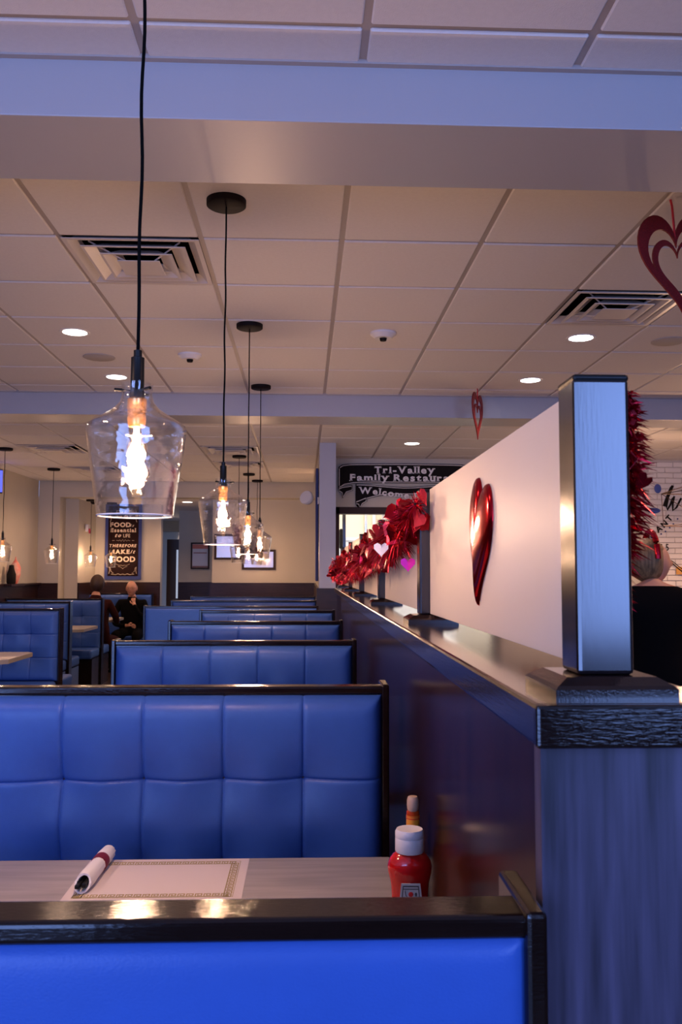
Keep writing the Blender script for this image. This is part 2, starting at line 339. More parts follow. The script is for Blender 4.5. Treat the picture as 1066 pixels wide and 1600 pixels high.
FAR = [o for o in bpy.data.objects if o not in FAR0 and o.parent is None and o.type != 'LIGHT']
def reduce_far(tops):
    """the far shell was surveyed against the ceiling height of the near bay; bring it to the lower ceiling of its own bay"""
    seen = set()
    for o in tops:
        at0 = o.location.length < 1e-6
        def go(q):
            if q.type == 'MESH' and q.data.name not in seen:
                seen.add(q.data.name)
                if at0 and q.location.length < 1e-6:
                    for v in q.data.vertices:
                        v.co.x *= K3; v.co.y *= K3
                        if v.co.z > .03: v.co.z = EYE+(v.co.z-EYE)*K3
                else: q.data.transform(Matrix.Scale(K3, 4))
            for c in q.children: go(c)
            if q is not o:
                p = q.location
                q.location = (p.x*K3, p.y*K3, EYE+(p.z-EYE)*K3) if (at0 and q.parent is o and p.length > 1e-6) else p*K3
        if at0: go(o)
        else:
            go(o); p = o.location; o.location = (p.x*K3, p.y*K3, EYE+(p.z-EYE)*K3)
reduce_far(FAR)

# ------------------------------------------------------------------ ceiling with its tiles and grid (turned a hair against the booths)
cg = struct('ceiling', B(XL-.2, XR+.1, YF, 12.5, CEIL+.03, CEIL+.06), m_plenum)
TH = .0050
cg.rotation_euler[2] = TH
def cpos(x, y): return (x*math.cos(TH)-y*math.sin(TH), x*math.sin(TH)+y*math.cos(TH))
def inview(x, y, ZC, m=70):
    X, Y = cpos(x, y)
    if Y < .3: return False
    px = 482+1372*X/Y; py = 895-1372*(ZC-EYE)/Y/(1+.0688*(ZC-EYE)/Y)
    return -m < px < 1066+m and -m < py
P = .61; X0 = .159
BEAMS = [(2.394, 2.799), (7.02, 7.41)]
bays = [(-3.0, 2.394, 2.22, .159, CEIL), (2.799, 7.02, 3.106, .159, CEIL), (7.41, 12.40, 8.876, .144, CEIL3)]
vents = [(-2, 3.716), (2, 4.326), (-5, 8.876), (-2, 8.876), (-2, 10.096), (-5, 10.706)]   # (column index, row start): filled by diffusers
G = .011; tile_me = {}; ntile = 0; stuffbm = bmesh.new(); bars = bmesh.new(); bars2 = bmesh.new()
for (ya, yb, yref, X0, ZC) in bays:
    k0 = math.floor((ya-yref)/P)
    rows = []; y = yref + k0*P
    while y < yb:
        rows.append((max(y, ya), min(y+P, yb))); y += P
    c0 = math.floor((XL-X0)/P); c1 = math.ceil((XR-X0)/P)
    for (a, b) in rows:
        if b-a < .03: continue
        for c in range(c0, c1):
            xa, xb = max(X0+c*P, XL-.1), min(X0+(c+1)*P, XR)
            if any(v[0] == c and abs(v[1]-a) < .1 for v in vents): continue
            vis = any(inview(x, yy, ZC) for x in (xa, xb, (xa+xb)/2) for yy in (a, b)) and yb > 2
            if vis and ntile < 296:
                key = (round(xb-xa, 3), round(b-a, 3))
                if key not in tile_me:
                    w_, d_ = xb-xa-2*G, b-a-2*G
                    t = B(-w_/2, w_/2, -d_/2, d_/2, 0, .012, bev=.004, seg=1)
                    me = bpy.data.meshes.new('ceiling_tile'); t.to_mesh(me); t.free(); me.materials.append(m_tile); tile_me[key] = me
                o = bpy.data.objects.new('ceiling_tile', tile_me[key]); C.objects.link(o); o.parent = cg
                o.location = ((xa+xb)/2, (a+b)/2, ZC + random.uniform(-.0008, .0008)); ntile += 1
            else:
                box(stuffbm, xa+G, xb-G, a+G, b-G, ZC, ZC+.012)
        box(bars, XL-.1, XR, a-.012, a+.012, ZC+.008, ZC+.03)
    for c in range(c0, c1+1):
        x = X0+c*P
        if XL-.1 < x < XR: box(bars2, x-.012, x+.012, ya, yb, ZC+.0075, ZC+.03)
obj('plenum_deck', B(XL-.1, XR, 7.40, 12.43, CEIL3+.03, CEIL3+.05), m_plenum, cg)
so = obj('ceiling_tile', stuffbm, m_tile, cg); so['kind'] = 'stuff'
obj('cross_tee', bars, m_tbar, cg); obj('main_tee', bars2, m_tbar, cg)
for i, (a, b) in enumerate(BEAMS):
    o = struct('trim_beam_%d' % (i+1), B(XL-.05, XR, a, b, CEIL-.169-.012*i, CEIL+.05, bev=.003), m_soffit); o.rotation_euler[2] = TH
    e = obj('edge_angle', B(XL-.05, XR, a-.02, a, CEIL-.006, CEIL+.02), m_tbar, o)
# diffusers
def vent(x, y, label, z=CEIL):
    X, Y = cpos(x, y); v = setp(empty('air_vent', (X, Y, z), TH), label, 'vent')
    bm = bmesh.new(); h = .295
    def ring(bm, s0, z0, s1, z1, th=.004):
        rows = []
        for s, z in ((s0, z0), (s1, z1), (s1, z1+th), (s0, z0+th)):
            rows.append([bm.verts.new(p) for p in ((-s, -s, z), (s, -s, z), (s, s, z), (-s, s, z))])
        for k in range(4):
            a, b = rows[k], rows[(k+1) % 4]
            for i in range(4): bm.faces.new((a[i], a[(i+1) % 4], b[(i+1) % 4], b[i]))
    ring(bm, h, -.006, .275, -.006); ring(bm, .275, -.006, .235, .03)
    obj('vent_frame', bm, m_vent, v)
    obj('duct_box', B(-.24, .24, -.24, .24, .030, .034), m_ink, v)
    for (a, za, b, zb) in ((.228, -.014, .150, .024), (.160, -.022, .085, .020)):
        bm = bmesh.new(); ring(bm, a, za, a-.012, za); ring(bm, a-.012, za, b, zb); obj('louvre', bm, m_vent, v)
    bm = B(-.095, .095, -.095, .095, -.030, -.026, bev=.0015); obj('centre_plate', bm, m_vent, v)
    for sx, sy in ((-1, -1), (1, -1), (1, 1), (-1, 1)): obj('strut', tube(bmesh.new(), [(sx*.07, sy*.07, -.018), (sx*.2, sy*.2, .02)], .004, 6), m_vent, v)
    
labs = ['large square ceiling vent behind the near pendant cord', 'square ceiling vent beside the big hanging heart',
        'far square vent above the left row of pendants', 'far square vent crossed by the second pendant cord', 'most distant square vent, seen behind the second cord',
        'distant square vent near the dining room corner']
for (c, r), lb in zip(vents, labs): vent((.144 if r > 7 else .159)+(c+.5)*P, r+P/2, lb, CEIL3 if r > 7 else CEIL)
# round fittings
def disc(name, x, y, z, prof, mat, label, cat, parts=(), group=None):
    e = setp(empty(name, (x, y, z)), label, cat, group)
    for (n, p, m) in parts + ((prof[0], prof[1], mat),): obj(n, lathe(bmesh.new(), p, 28), m, e, smooth=True)
    return e
def downlight(x, y, z, label, led=m_led, pw=14, col=WARM):
    disc('downlight', x, y, z, ('trim_ring', [(.070, -.002), (.088, -.004), (.092, 0), (.07, 0)]), m_white, label, 'downlight',
         (('lens', [(0, -.003), (.072, -.003), (.072, 0), (0, 0)], led),))
    spot_down((x, y, z-.02), pw, col)
downlight(-1.406, 5.238, CEIL, 'bright round downlight nearest the dark speaker disc, upper of two', pw=15)
downlight(-1.42, 6.449, CEIL, 'bright round downlight just above the near glass shade', pw=15)
downlight(1.662, 5.23, CEIL, 'glaring white downlight under the right square vent', m_led2, 26, (1, .72, .55))
downlight(1.651, 6.415, CEIL, 'glaring white downlight near the tall post top', m_led2, 22, (1, .72, .55))
downlight(1.02, 8.59, CEIL3, 'round downlight over the black ribbon sign', pw=16)
downlight(-1.82, 13.23, EYE+1.185*K3, 'small downlight in the low ceiling beside the poster wall', pw=16)
downlight(-2.66, 16.4, EYE+1.185*K3, 'small downlight in the far passage, nearer one', pw=20, col=(1, .8, .7))
downlight(-2.84, 21.3, EYE+1.185*K3, 'small downlight deep in the far passage', pw=30, col=(1, .8, .7))
for x, y, pw in ((1.8, 1.4, 20), (-1.9, 1.2, 20), (-3.2, 5.9, 12), (4.4, 5.5, 34), (4.2, 7.9, 26), (5.2, 7.9, 26), (2.6, 8.7, 26), (2.9, 4.0, 24), (-3.2, 8.6, 8), (-1.4, 8.8, 9), (-1.4, 11.2, 9), (-2.9, 11.6, 7), (3.4, 2.6, 24), (0, 11.1, 7)):  # added fill spots without fittings, to brighten the room and the brick wall
    spot_down((x, y, (CEIL3 if y > 7.41 else CEIL)-.03), pw)
def speaker(x, y, label):
    disc('ceiling_speaker', x, y, CEIL, ('grille', [(0, -.006), (.10, -.006), (.105, -.004), (.105, 0), (0, 0)]), M('speaker_mesh', (.50, .45, .42), .7, bump=1, bscale=900), label, 'speaker')
speaker(-1.406, 5.85, 'flat round ceiling speaker between the two left downlights'); speaker(2.227, 5.28, 'flat round ceiling speaker by the right edge, past the hanging heart')
def detector(x, y, label):
    disc('smoke_detector', x, y, CEIL, ('housing', [(0, -.034), (.05, -.034), (.07, -.018), (.078, -.012), (.078, 0), (0, 0)]), m_white, label, 'smoke detector',
         (('sensor_cap', [(0, -.05), (.018, -.05), (.022, -.034), (0, -.034)], m_ink),))
detector(.443, 5.169, 'white domed smoke detector in the middle of the ceiling'); detector(-.788, 5.753, 'pale flat smoke detector between the first two cords')

# ------------------------------------------------------------------ divider wall with posts and frosted panels
dv = struct('wall_divider', B(.240, .320, .79, 6.45, 0, 1.255), m_panel)
obj('end_panel', B(.205, .52, .778, .80, 0, 1.255), m_endp, dv)
obj('cap_end', B(.190, .368, .732, .742, 1.254, 1.290, bev=.003), m_rail, dv)
obj('cap_rail', B(.191, .367, .740, 6.50, 1.254, 1.290, bev=.004), m_cap, dv)
obj('cap_moulding', B(.228, .332, .80, 6.46, 1.240, 1.254, bev=.003), m_cap, dv)
PY = [.814 + 1.12*i for i in range(6)]
PX = .2686
for i, y in enumerate(PY):
    bm = bmesh.new()
    base = [(.054, 0), (.054, .009), (.051, .012), (.040, .0185)]
    rows = [[bm.verts.new((sx*r, sy*r, z)) for sx, sy in ((-1, -1), (1, -1), (1, 1), (-1, 1))] for r, z in base]
    for a, b in zip(rows, rows[1:]):
        for k in range(4): bm.faces.new((a[k], a[(k+1) % 4], b[(k+1) % 4], b[k]))
    bm.faces.new(rows[0]); bm.faces.new(rows[-1])
    ob = obj('post_base', bm, m_cap)
    o = obj('post', B(-.026, .026, -.026, .026, .0185, .289, bev=.004), m_esp, dv, loc=(PX, y, 1.290))
    ob.parent = o
    obj('post_cap', B(-.0262, .0262, -.0262, .0262, .286, .293, bev=.003), m_black, o)
for i in range(5):
    obj('frosted_panel', B(PX-.004, PX+.004, PY[i]+.030, PY[i+1]-.030, 1.311, 1.582, bev=.001), m_acr, dv)

# heart outline helper
def heart_pts(s, n=40, wide=1.0):
    out = []
    for i in range(n):
        t = 2*PI*i/n
        out.append((wide*s*16*math.sin(t)**3/32, s*(13*math.cos(t)-5*math.cos(2*t)-2*math.cos(3*t)-math.cos(4*t))/32))
    return out
# embossed foil heart on the first panel
def puffy_heart(w_, h_, d_):
    bm = bmesh.new(); pts = heart_pts(1.0, 64); rings = []
    for k in range(9):
        f = k/8; s = math.cos(f*PI/2); dep = math.sin(f*PI/2)**.8
        rings.append([bm.verts.new((-dep*d_, a*w_*s, (b+.05)*h_*s)) for a, b in pts])
    for A, Bq in zip(rings, rings[1:]):
        for i in range(64): bm.faces.new((A[i], A[(i+1) % 64], Bq[(i+1) % 64], Bq[i]))
    bmesh.ops.remove_doubles(bm, verts=bm.verts, dist=.0002)
    return bm
h = setp(obj('foil_heart_decoration', puffy_heart(.150, .215, .014), m_foil, smooth=True), 'shiny red embossed heart stuck on the nearest frosted panel', 'heart decoration')
h.location = (PX-.005, 1.325, EYE+.050); h.rotation_euler = (math.radians(13), 0, 0)

# ------------------------------------------------------------------ garland
def garland(name, pts, label, nheart, ntin, hs=(.028, .046), hr=1.0):
    g = setp(empty(name, pts[len(pts)//2][:3]), label, 'garland'); org = Vector(pts[len(pts)//2][:3])
    P4 = [Vector(p[:3]) for p in pts]; R = [p[3] for p in pts]
    L = [(P4[i+1]-P4[i]).length for i in range(len(P4)-1)]; T = sum(L)
    def at(u):
        d = u*T
        for i, l_ in enumerate(L):
            if d <= l_ or i == len(L)-1:
                f = min(1, d/l_); return P4[i].lerp(P4[i+1], f), R[i]*(1-f)+R[i+1]*f, (P4[i+1]-P4[i]).normalized()
            d -= l_
    obj('garland_wire', tube(bmesh.new(), [at(i/40)[0]-org for i in range(41)], .003, 6), m_black, g)
    vs, fs = [], []
    for i in range(ntin):
        p, r, d = at(random.random()); p = p-org
        q = Vector((random.gauss(0, 1), random.gauss(0, 1), random.gauss(0, 1))); q = (q - d*q.dot(d)*.6).normalized()
        ln = r*random.uniform(.55, 1.05); sd = q.cross(Vector((random.gauss(0, 1), random.gauss(0, 1), random.gauss(0, 1)))).normalized()*random.uniform(.0005, .0014)
        bend = Vector((0, 0, -1))*ln*.15; a = len(vs)
        vs += [p-sd, p+sd, p+q*ln*.6+sd*1.2, p+q*ln*.6-sd*1.2, p+q*ln+bend]; fs += [(a, a+1, a+2, a+3), (a+3, a+2, a+4)]
    me = bpy.data.meshes.new('tinsel'); me.from_pydata([tuple(v) for v in vs], [], fs)
    o = link('tinsel', me, m_tinsel, g); o['kind'] = 'stuff'
    mes = []
    for k, (mm, nm) in enumerate(((m_foil, 0), (m_foil2, 0), (m_tinsel, 0))):
        bm = bmesh.new(); pp = heart_pts(1.0, 14)
        c0 = bm.verts.new((0, .06, .05)); c1 = bm.verts.new((0, .09, .05))
        A = [bm.verts.new((a, .10*abs(a)*2, b)) for a, b in pp]; Bq = [bm.verts.new((a, .10*abs(a)*2+.03, b)) for a, b in pp]
        for i in range(14):
            j = (i+1) % 14; bm.faces.new((c0, A[i], A[j])); bm.faces.new((c1, Bq[j], Bq[i])); bm.faces.new((A[i], Bq[i], Bq[j], A[j]))
        me = bpy.data.meshes.new('foil_heart'); bmesh.ops.recalc_face_normals(bm, faces=bm.faces); bm.to_mesh(me); bm.free(); me.materials.append(mm); mes.append(me)
    for i in range(nheart):
        p, r, d = at((i+random.random())/nheart)
        q = Vector((random.gauss(-.35, 1), random.gauss(-.35, .8), random.gauss(0, 1))).normalized()
        o = bpy.data.objects.new('foil_heart', random.choice(mes)); C.objects.link(o); o.parent = g
        o.location = p-org + q*r*random.uniform(.45, .95)*hr
        o.rotation_euler = (random.uniform(-.9, .9), random.uniform(-1, 1), random.uniform(-1.5, 1.5)); s = random.uniform(*hs); o.scale = (s, s, s)
    return g, org, mes
GY = [(.225, 1.84, 1.545, .032), (.222, 1.95, 1.52, .05), (.215, 2.2, 1.485, .075), (.21, 2.42, 1.465, .060), (.21, 2.65, 1.445, .042), (.205, 3.0, 1.455, .072),
      (.205, 3.6, 1.44, .082), (.205, 4.5, 1.425, .085), (.205, 5.4, 1.42, .088), (.205, 6.1, 1.40, .078)]
g, org, mes = garland('heart_garland', GY, 'thick red foil heart garland draped along the far posts of the divider', 285, 16000)
def special(mat, loc, s, label, rz=0):
    me = mes[0].copy(); me.materials.clear(); me.materials.append(mat)
    o = bpy.data.objects.new('foil_heart', me); C.objects.link(o); o.parent = g; o.location = Vector(loc)-org; o.scale = (s, s, s); o.rotation_euler[2] = rz; o['label'] = label
special(m_whitef, (.168, 2.02, 1.455), .036, 'pale heart'); special(m_pinkf, (.205, 1.80, 1.418), .032, 'magenta heart')
GB = [(.308, .83, 1.575, .014), (.314, .85, 1.545, .026), (.318, .875, 1.50, .040), (.320, .90, 1.45, .044), (.318, .91, 1.41, .034), (.320, .92, 1.37, .026), (.33, 1.05, 1.36, .03), (.34, 1.3, 1.37, .05), (.34, 1.6, 1.42, .05), (.32, 1.84, 1.53, .045)]
garland('heart_garland', GB, 'blurred red tinsel garland hanging down beside the nearest tall post', 110, 9000, (.012, .024))

# ------------------------------------------------------------------ booths
def cushion(cols, rows, cw, ch, T=.046, res=18, mode='tuft'):
    """upholstered panel in x,z facing -y; x from 0 to cols*cw; z from 0 to rows*ch"""
    nx, nz = cols*res, rows*res; W, H = cols*cw, rows*ch; vs = []; fs = []
    for j in range(nz+1):
        for i in range(nx+1):
            tx, tz = (i % res)/res, (j % res)/res
            x = cw*(i//res+tx-.86*math.sin(2*PI*tx)/(2*PI)); z = ch*(j//res+tz-.86*math.sin(2*PI*tz)/(2*PI))
            e = min(x, W-x, z, H-z); edge = 1-math.exp(-e/(.012 if mode == 'tuft' else .006))
            y = T*edge
            if mode == 'tuft':
                kx = round(x/cw); kz = round((H-z)/ch); dx = abs(x-kx*cw) if 0 < kx < cols else 9; dz = abs(H-z-kz*ch) if 0 < kz < rows else 9
                y -= .0065*math.exp(-dx/.0028) + .0065*math.exp(-dz/.0028)
                cx = min(max(kx, 1), cols-1)*cw; cz = min(max(kz, 1), rows-1)*ch
                r2 = (x-cx)**2+(H-z-cz)**2; r = math.sqrt(r2)
                y -= .012*math.exp(-r/.014)+.022*math.exp(-r2/(2*.048**2))
            vs.append((x, -y, z))
    for j in range(nz):
        for i in range(nx):
            a = j*(nx+1)+i; fs.append((a, a+1, a+nx+2, a+nx+1))
    me = bpy.data.meshes.new('backrest_cushion'); me.from_pydata(vs, [], fs)
    for p in me.polygons: p.use_smooth = True
    return me
tuft_me = cushion(5, 3, .194, .2, res=22); tuft_me.materials.append(m_vinyl)
flat_me = cushion(1, 1, .97, .6, T=.008, res=40, mode='flat'); flat_me.materials.append(m_vinyl)
def booth(name, xr, y, top, label, width=1.01, front='tuft', seat_front=True, seat_back=True, group=None, far=False, mat=None, z0=None):
    """y: far edge of the top rail; xr: outer right edge; the front looks to -y"""
    b = setp(empty(name, (xr-width, y, 0)), label, 'booth bench', group); W = width
    obj('back_panel', B(.02, W-.02, -.045, -.003, .08, top-.02), m_esp, b)
    obj('top_rail', B(.012, W-.012, -.050, .0, top-.019, top, bev=.005, seg=3), m_rail, b)
    for x0 in (0, W-.018):
        bm = B(x0, x0+.018, -.056, .052 if seat_back else .006, 0, top+.004, bev=.004)
        obj('end_panel', bm, m_rail, b)
    inner = W-.036
    if front == 'tuft': me, sx, z0, sz = tuft_me, inner/.97, top-.020-.6, 1
    else: me, sx, z0, sz = flat_me, inner/.97, top-.019-.6, 1
    o = bpy.data.objects.new('backrest_cushion', me); C.objects.link(o); o.parent = b; o.location = (.018, -.040 if front == 'tuft' else -.046, z0); o.scale = (sx, 1, sz)
    if seat_back:
        o = bpy.data.objects.new('backrest_cushion', tuft_me); C.objects.link(o); o.parent = b; o.location = (W-.018, -.006, top-.624); o.scale = (inner/.97, 1, 1); o.rotation_euler[2] = PI
        obj('seat_cushion', B(.02, W-.02, .02, .46, .36, .47, bev=.025, seg=4), m_vinyl, b, smooth=True)
        obj('seat_base', B(.02, W-.02, .0, .42, 0, .36), m_esp, b)
    if seat_front:
        obj('seat_cushion', B(.02, W-.02, -.50, -.07, .36, .47, bev=.025, seg=4), m_vinyl, b, smooth=True)
        obj('seat_base', B(.02, W-.02, -.45, -.04, 0, .36), m_esp, b)
    return b
H = 1.1203
booth('booth_bench', .196, .782, H, 'nearest booth bench, smooth bright blue back filling the foreground', width=1.35, front='flat', seat_front=False)
bl = ['large blue tufted booth bench facing the table with the placemat', 'blue tufted booth bench second beyond the placemat table',
      'blue tufted booth bench third beyond the placemat table', 'blue tufted booth bench fourth beyond the placemat table, mostly hidden']
for i in range(4): booth('booth_bench', .2003, 2.233+1.45*i, H, bl[i], width=1.0)
for i, (y, lb) in enumerate(((7.40, 'wide blue bench with a plain back, beyond the divider end'), (8.86, 'distant wide booth bench right behind the plain backed one'), (10.3, 'most distant wide booth bench below the framed pictures'))):
    booth('booth_bench', .088, y, H, lb, width=1.45, front='flat', seat_front=(i > 0))
LG = [(-2.13, 7.75, 1.085, 'blue tufted bench behind the near table across the aisle'), (-2.53, 9.55, 1.085, 'middle blue bench across the aisle, mostly hidden by the nearer one'),
      (-2.56, 11.150, 1.07, 'blue bench with one visible button across the aisle, nearest the dark haired person'), (-2.34, 13.45, 1.08, 'small far blue bench behind the bald man')]
for x, y, t, lb in LG: booth('booth_bench', x, y, t, lb, width=1.20, front='tuft')

# ------------------------------------------------------------------ tables
def table(x0, x1, y0, y1, label, top=.757, mat=None):
    cx, cy = (x0+x1)/2, (y0+y1)/2
    t = setp(empty('booth_table', (cx, cy, 0)), label, 'table'); hx, hy = (x1-x0)/2, (y1-y0)/2
    bm = bmesh.new(); c = .05; t0, t1 = top-.032, top
    pts = [(-hx+c, -hy), (hx-c, -hy), (hx, -hy+c), (hx, hy-c), (hx-c, hy), (-hx+c, hy), (-hx, hy-c), (-hx, -hy+c)]
    prism(bm, pts, t0, t1-.002, 'xy'); bm2 = bmesh.new(); prism(bm2, [(a*.997, b*.997) for a, b in pts], t1-.002, t1, 'xy')
    obj('table_edge', bm, m_tedge, t); obj('tabletop', bm2, m_table, t)
    obj('pedestal', lathe(bmesh.new(), [(.035, .02), (.035, t0)], 16), m_black, t, smooth=True)
    bm = bmesh.new(); box(bm, -.28, .28, -.03, .03, 0, .03, bev=.005); box(bm, -.03, .03, -.28, .28, 0, .03, bev=.005); obj('table_foot', bm, m_black, t)
    return t
table(-.82, .235, 1.27, 2.035, 'grey wood look table with placemat and ketchup in the nearest booth')
table(-3.5, -2.20, 6.55, 7.22, 'pale booth table across the aisle in front of the nearest left bench')
table(-3.7, -2.52, 10.0, 10.75, 'pale booth table across the aisle between two blue benches')
table(-3.45, -2.62, 11.98, 12.72, 'small pale table between the dark haired person and the bald man')
TT = .757
# placemat with a greek key border
pm = setp(obj('placemat', B(-.483, -.129, 1.778, 2.030, TT, TT+.0008), m_paper), 'pale paper placemat with a gold key pattern border', 'placemat')
bm = bmesh.new(); zt0, zt1 = TT+.0008, TT+.0011
def strip(x0, x1, y0, y1): box(bm, x0, x1, y0, y1, zt0, zt1)
ix0, ix1, iy0, iy1 = -.465, -.147, 1.797, 2.014
for (a, b, c, d) in ((ix0, ix1, iy1-.001, iy1), (ix0, ix1, iy0, iy0+.001), (ix0, ix0+.001, iy0, iy1), (ix1-.001, ix1, iy0, iy1)): strip(a, b, c, d)
q = .0024
def key(ox, oy, fx, fy, swap):
    for (a, b, c, d) in ((0, 6, 6, 7), (5, 6, 2, 6), (2, 5, 2, 3), (2, 3, 3, 5), (0, 1, 0, 6), (0, 7, 0, 1)):
        if swap: strip(*sorted((ox+fx*c*q, ox+fx*d*q)), *sorted((oy+fy*a*q, oy+fy*b*q)))
        else: strip(*sorted((ox+fx*a*q, ox+fx*b*q)), *sorted((oy+fy*c*q, oy+fy*d*q)))
n_ = int((ix1-ix0)/(7.2*q))
for i in range(n_):
    key(ix0+i*7.2*q, iy1-.003-7*q, 1, 1, False); key(ix0+i*7.2*q, iy0+.003, 1, 1, False)
n_ = int((iy1-iy0)/(7.2*q))
for i in range(n_):
    key(ix1-.003-7*q, iy0+i*7.2*q, 1, 1, True); key(ix0+.003, iy0+i*7.2*q, 1, 1, True)
obj('printed_border', bm, m_gold, pm)
# napkin roll
nr = setp(empty('napkin_roll', (-.447, 1.925, TT+.0183)), 'white rolled napkin with maroon band lying on the placemat edge', 'napkin')
nr.rotation_euler[2] = math.radians(-2)
bm = bmesh.new(); seg = 28; rows = []
for j, (yy, rr) in enumerate(((-.095, .0165), (-.06, .0178), (-.01, .0165), (.02, .0158), (.06, .0175), (.105, .0155))):
    rows.append([bm.verts.new(((rr*(1+.05*math.sin(3*k+j)))*math.cos(2*PI*k/seg), yy+(.012*math.sin(k*.23) if j == 0 else 0), rr*math.sin(2*PI*k/seg))) for k in range(seg)])
for a, b in zip(rows, rows[1:]):
    for k in range(seg): bm.faces.new((a[k], a[(k+1) % seg], b[(k+1) % seg], b[k]))
bm.faces.new(rows[-1]); r2 = [bm.verts.new((v.co.x*.75, v.co.y, v.co.z*.75)) for v in rows[0]]; r3 = [bm.verts.new((v.co.x*.75, v.co.y+.05, v.co.z*.75)) for v in rows[0]]
for a, b in ((rows[0], r2), (r2, r3)):
    for k in range(seg): bm.faces.new((a[k], a[(k+1) % seg], b[(k+1) % seg], b[k]))
obj('napkin_wrap', bm, m_napkin, nr, smooth=True)
obj('paper_band', lathe(bmesh.new(), [(.0172, .018), (.0176, .022), (.0176, .045), (.0172, .049)], 28), m_maroon, nr, smooth=True).rotation_euler[0] = -PI/2
bm = bmesh.new(); box(bm, -.012, -.002, -.112, .0, -.006, .002, bev=.002); box(bm, .001, .010, -.108, .0, -.005, .004, bev=.002); obj('cutlery_handle', bm, m_black, nr)
# ketchup
k = setp(empty('ketchup_bottle', (.1775, 1.55, TT)), 'red squeeze ketchup bottle with white cap and grey label', 'bottle')
obj('bottle_body', lathe(bmesh.new(), [(.030, 0), (.034, .004), (.035, .03), (.032, .06), (.031, .085), (.033, .11), (.0375, .128), (.0385, .138), (.036, .148), (.029, .158), (.021, .163), (.020, .17)], 40, sx=1, sy=.75), m_ketch, k, smooth=True)
obj('bottle_cap', lathe(bmesh.new(), [(.0235, .162), (.0250, .164), (.0250, .185), (.0243, .1865), (.0250, .188), (.0250, .196), (.0225, .2005), (.017, .1995), (0, .199)], 40), m_capw, k, smooth=True)
bm = bmesh.new(); prism(bm, [(-.016, .118), (.016, .118), (.024, .045), (-.024, .045)], -.0305, -.0285); lb = obj('front_label', bm, m_lab, k)
bm = bmesh.new(); 
for sc, yy in ((.86, -.0309),):
    prism(bm, [(-.0135, .1145), (.0135, .1145), (.0205, .045), (-.0205, .045)], yy, -.0303)
obj('label_line', bm, m_labd, lb)
bm = bmesh.new(); prism(bm, [(-.012, .1125), (.012, .1125), (.0187, .045), (-.0187, .045)], -.0312, -.0307); obj('label_field', bm, m_lab, lb)
bm = bmesh.new(); prism(bm, [(-.0122, .110), (.0122, .110), (.0124, .1085), (-.0124, .1085)], -.0315, -.0311); 
for s in (-1, 1):
    pts = [(s*(.0085*math.cos(a)), .1045+.009*math.sin(a)-.004) for a in [PI*(-.1-.8*i/8) for i in range(9)]]
tube(bm, [(-.010, -.0315, .107), (-.0085, -.0315, .099), (-.004, -.0315, .094), (.003, -.0315, .094)], .0006, 5); ball(bm, (.0085, -.0313, .1005), .0026, (.8, .25, 1.3), 10, 6)
obj('label_print', bm, m_labd, lb)
obj('printed_tomato', ball(bmesh.new(), (0, -.0313, .1005), .0043, (1, .2, 1), 16, 8), m_red, lb)
bm = bmesh.new(); slab_text(bm, 'HEINZ', .013, 0, .082, -.0314, .0004, .0003, 1.0); obj('label_lettering', bm, m_labd, lb)
k.rotation_euler[2] = math.radians(-3)
# hot sauce
hs = setp(empty('hot_sauce_bottle', (.207, 1.75, TT)), 'small hot sauce bottle with wooden ball cap and orange neck label', 'bottle')
obj('bottle_glass', lathe(bmesh.new(), [(.024, 0), (.026, .004), (.026, .085), (.022, .105), (.0145, .12), (.0125, .15), (.0125, .176), (.0115, .179)], 32, sx=1, sy=.7), m_sauce, hs, smooth=True)
obj('neck_label', lathe(bmesh.new(), [(.0158, .118), (.0132, .140), (.0130, .170)], 32, cap=False), m_orange, hs, smooth=True)
bm = bmesh.new(); lathe(bm, [(.0136, .1635), (.0136, .1655)], 32, cap=False); lathe(bm, [(.0136, .168), (.0136, .169)], 32, cap=False); obj('label_stripe', bm, m_red, hs)
bm = bmesh.new()
for a in range(9): ball(bm, (.0132*math.cos(-PI/2+(a-4)*.25), .0132*math.sin(-PI/2+(a-4)*.25), .148+.003*math.sin(a*2.1)), .0024, (1, 1, 1), 8, 5)
obj('label_flowers', bm, m_green, hs)
obj('wooden_cap', lathe(bmesh.new(), [(.0095, .178), (.0110, .182), (.0118, .190), (.0116, .198), (.0100, .2035), (.0085, .2055), (0, .206)], 24), m_ballw, hs, smooth=True)

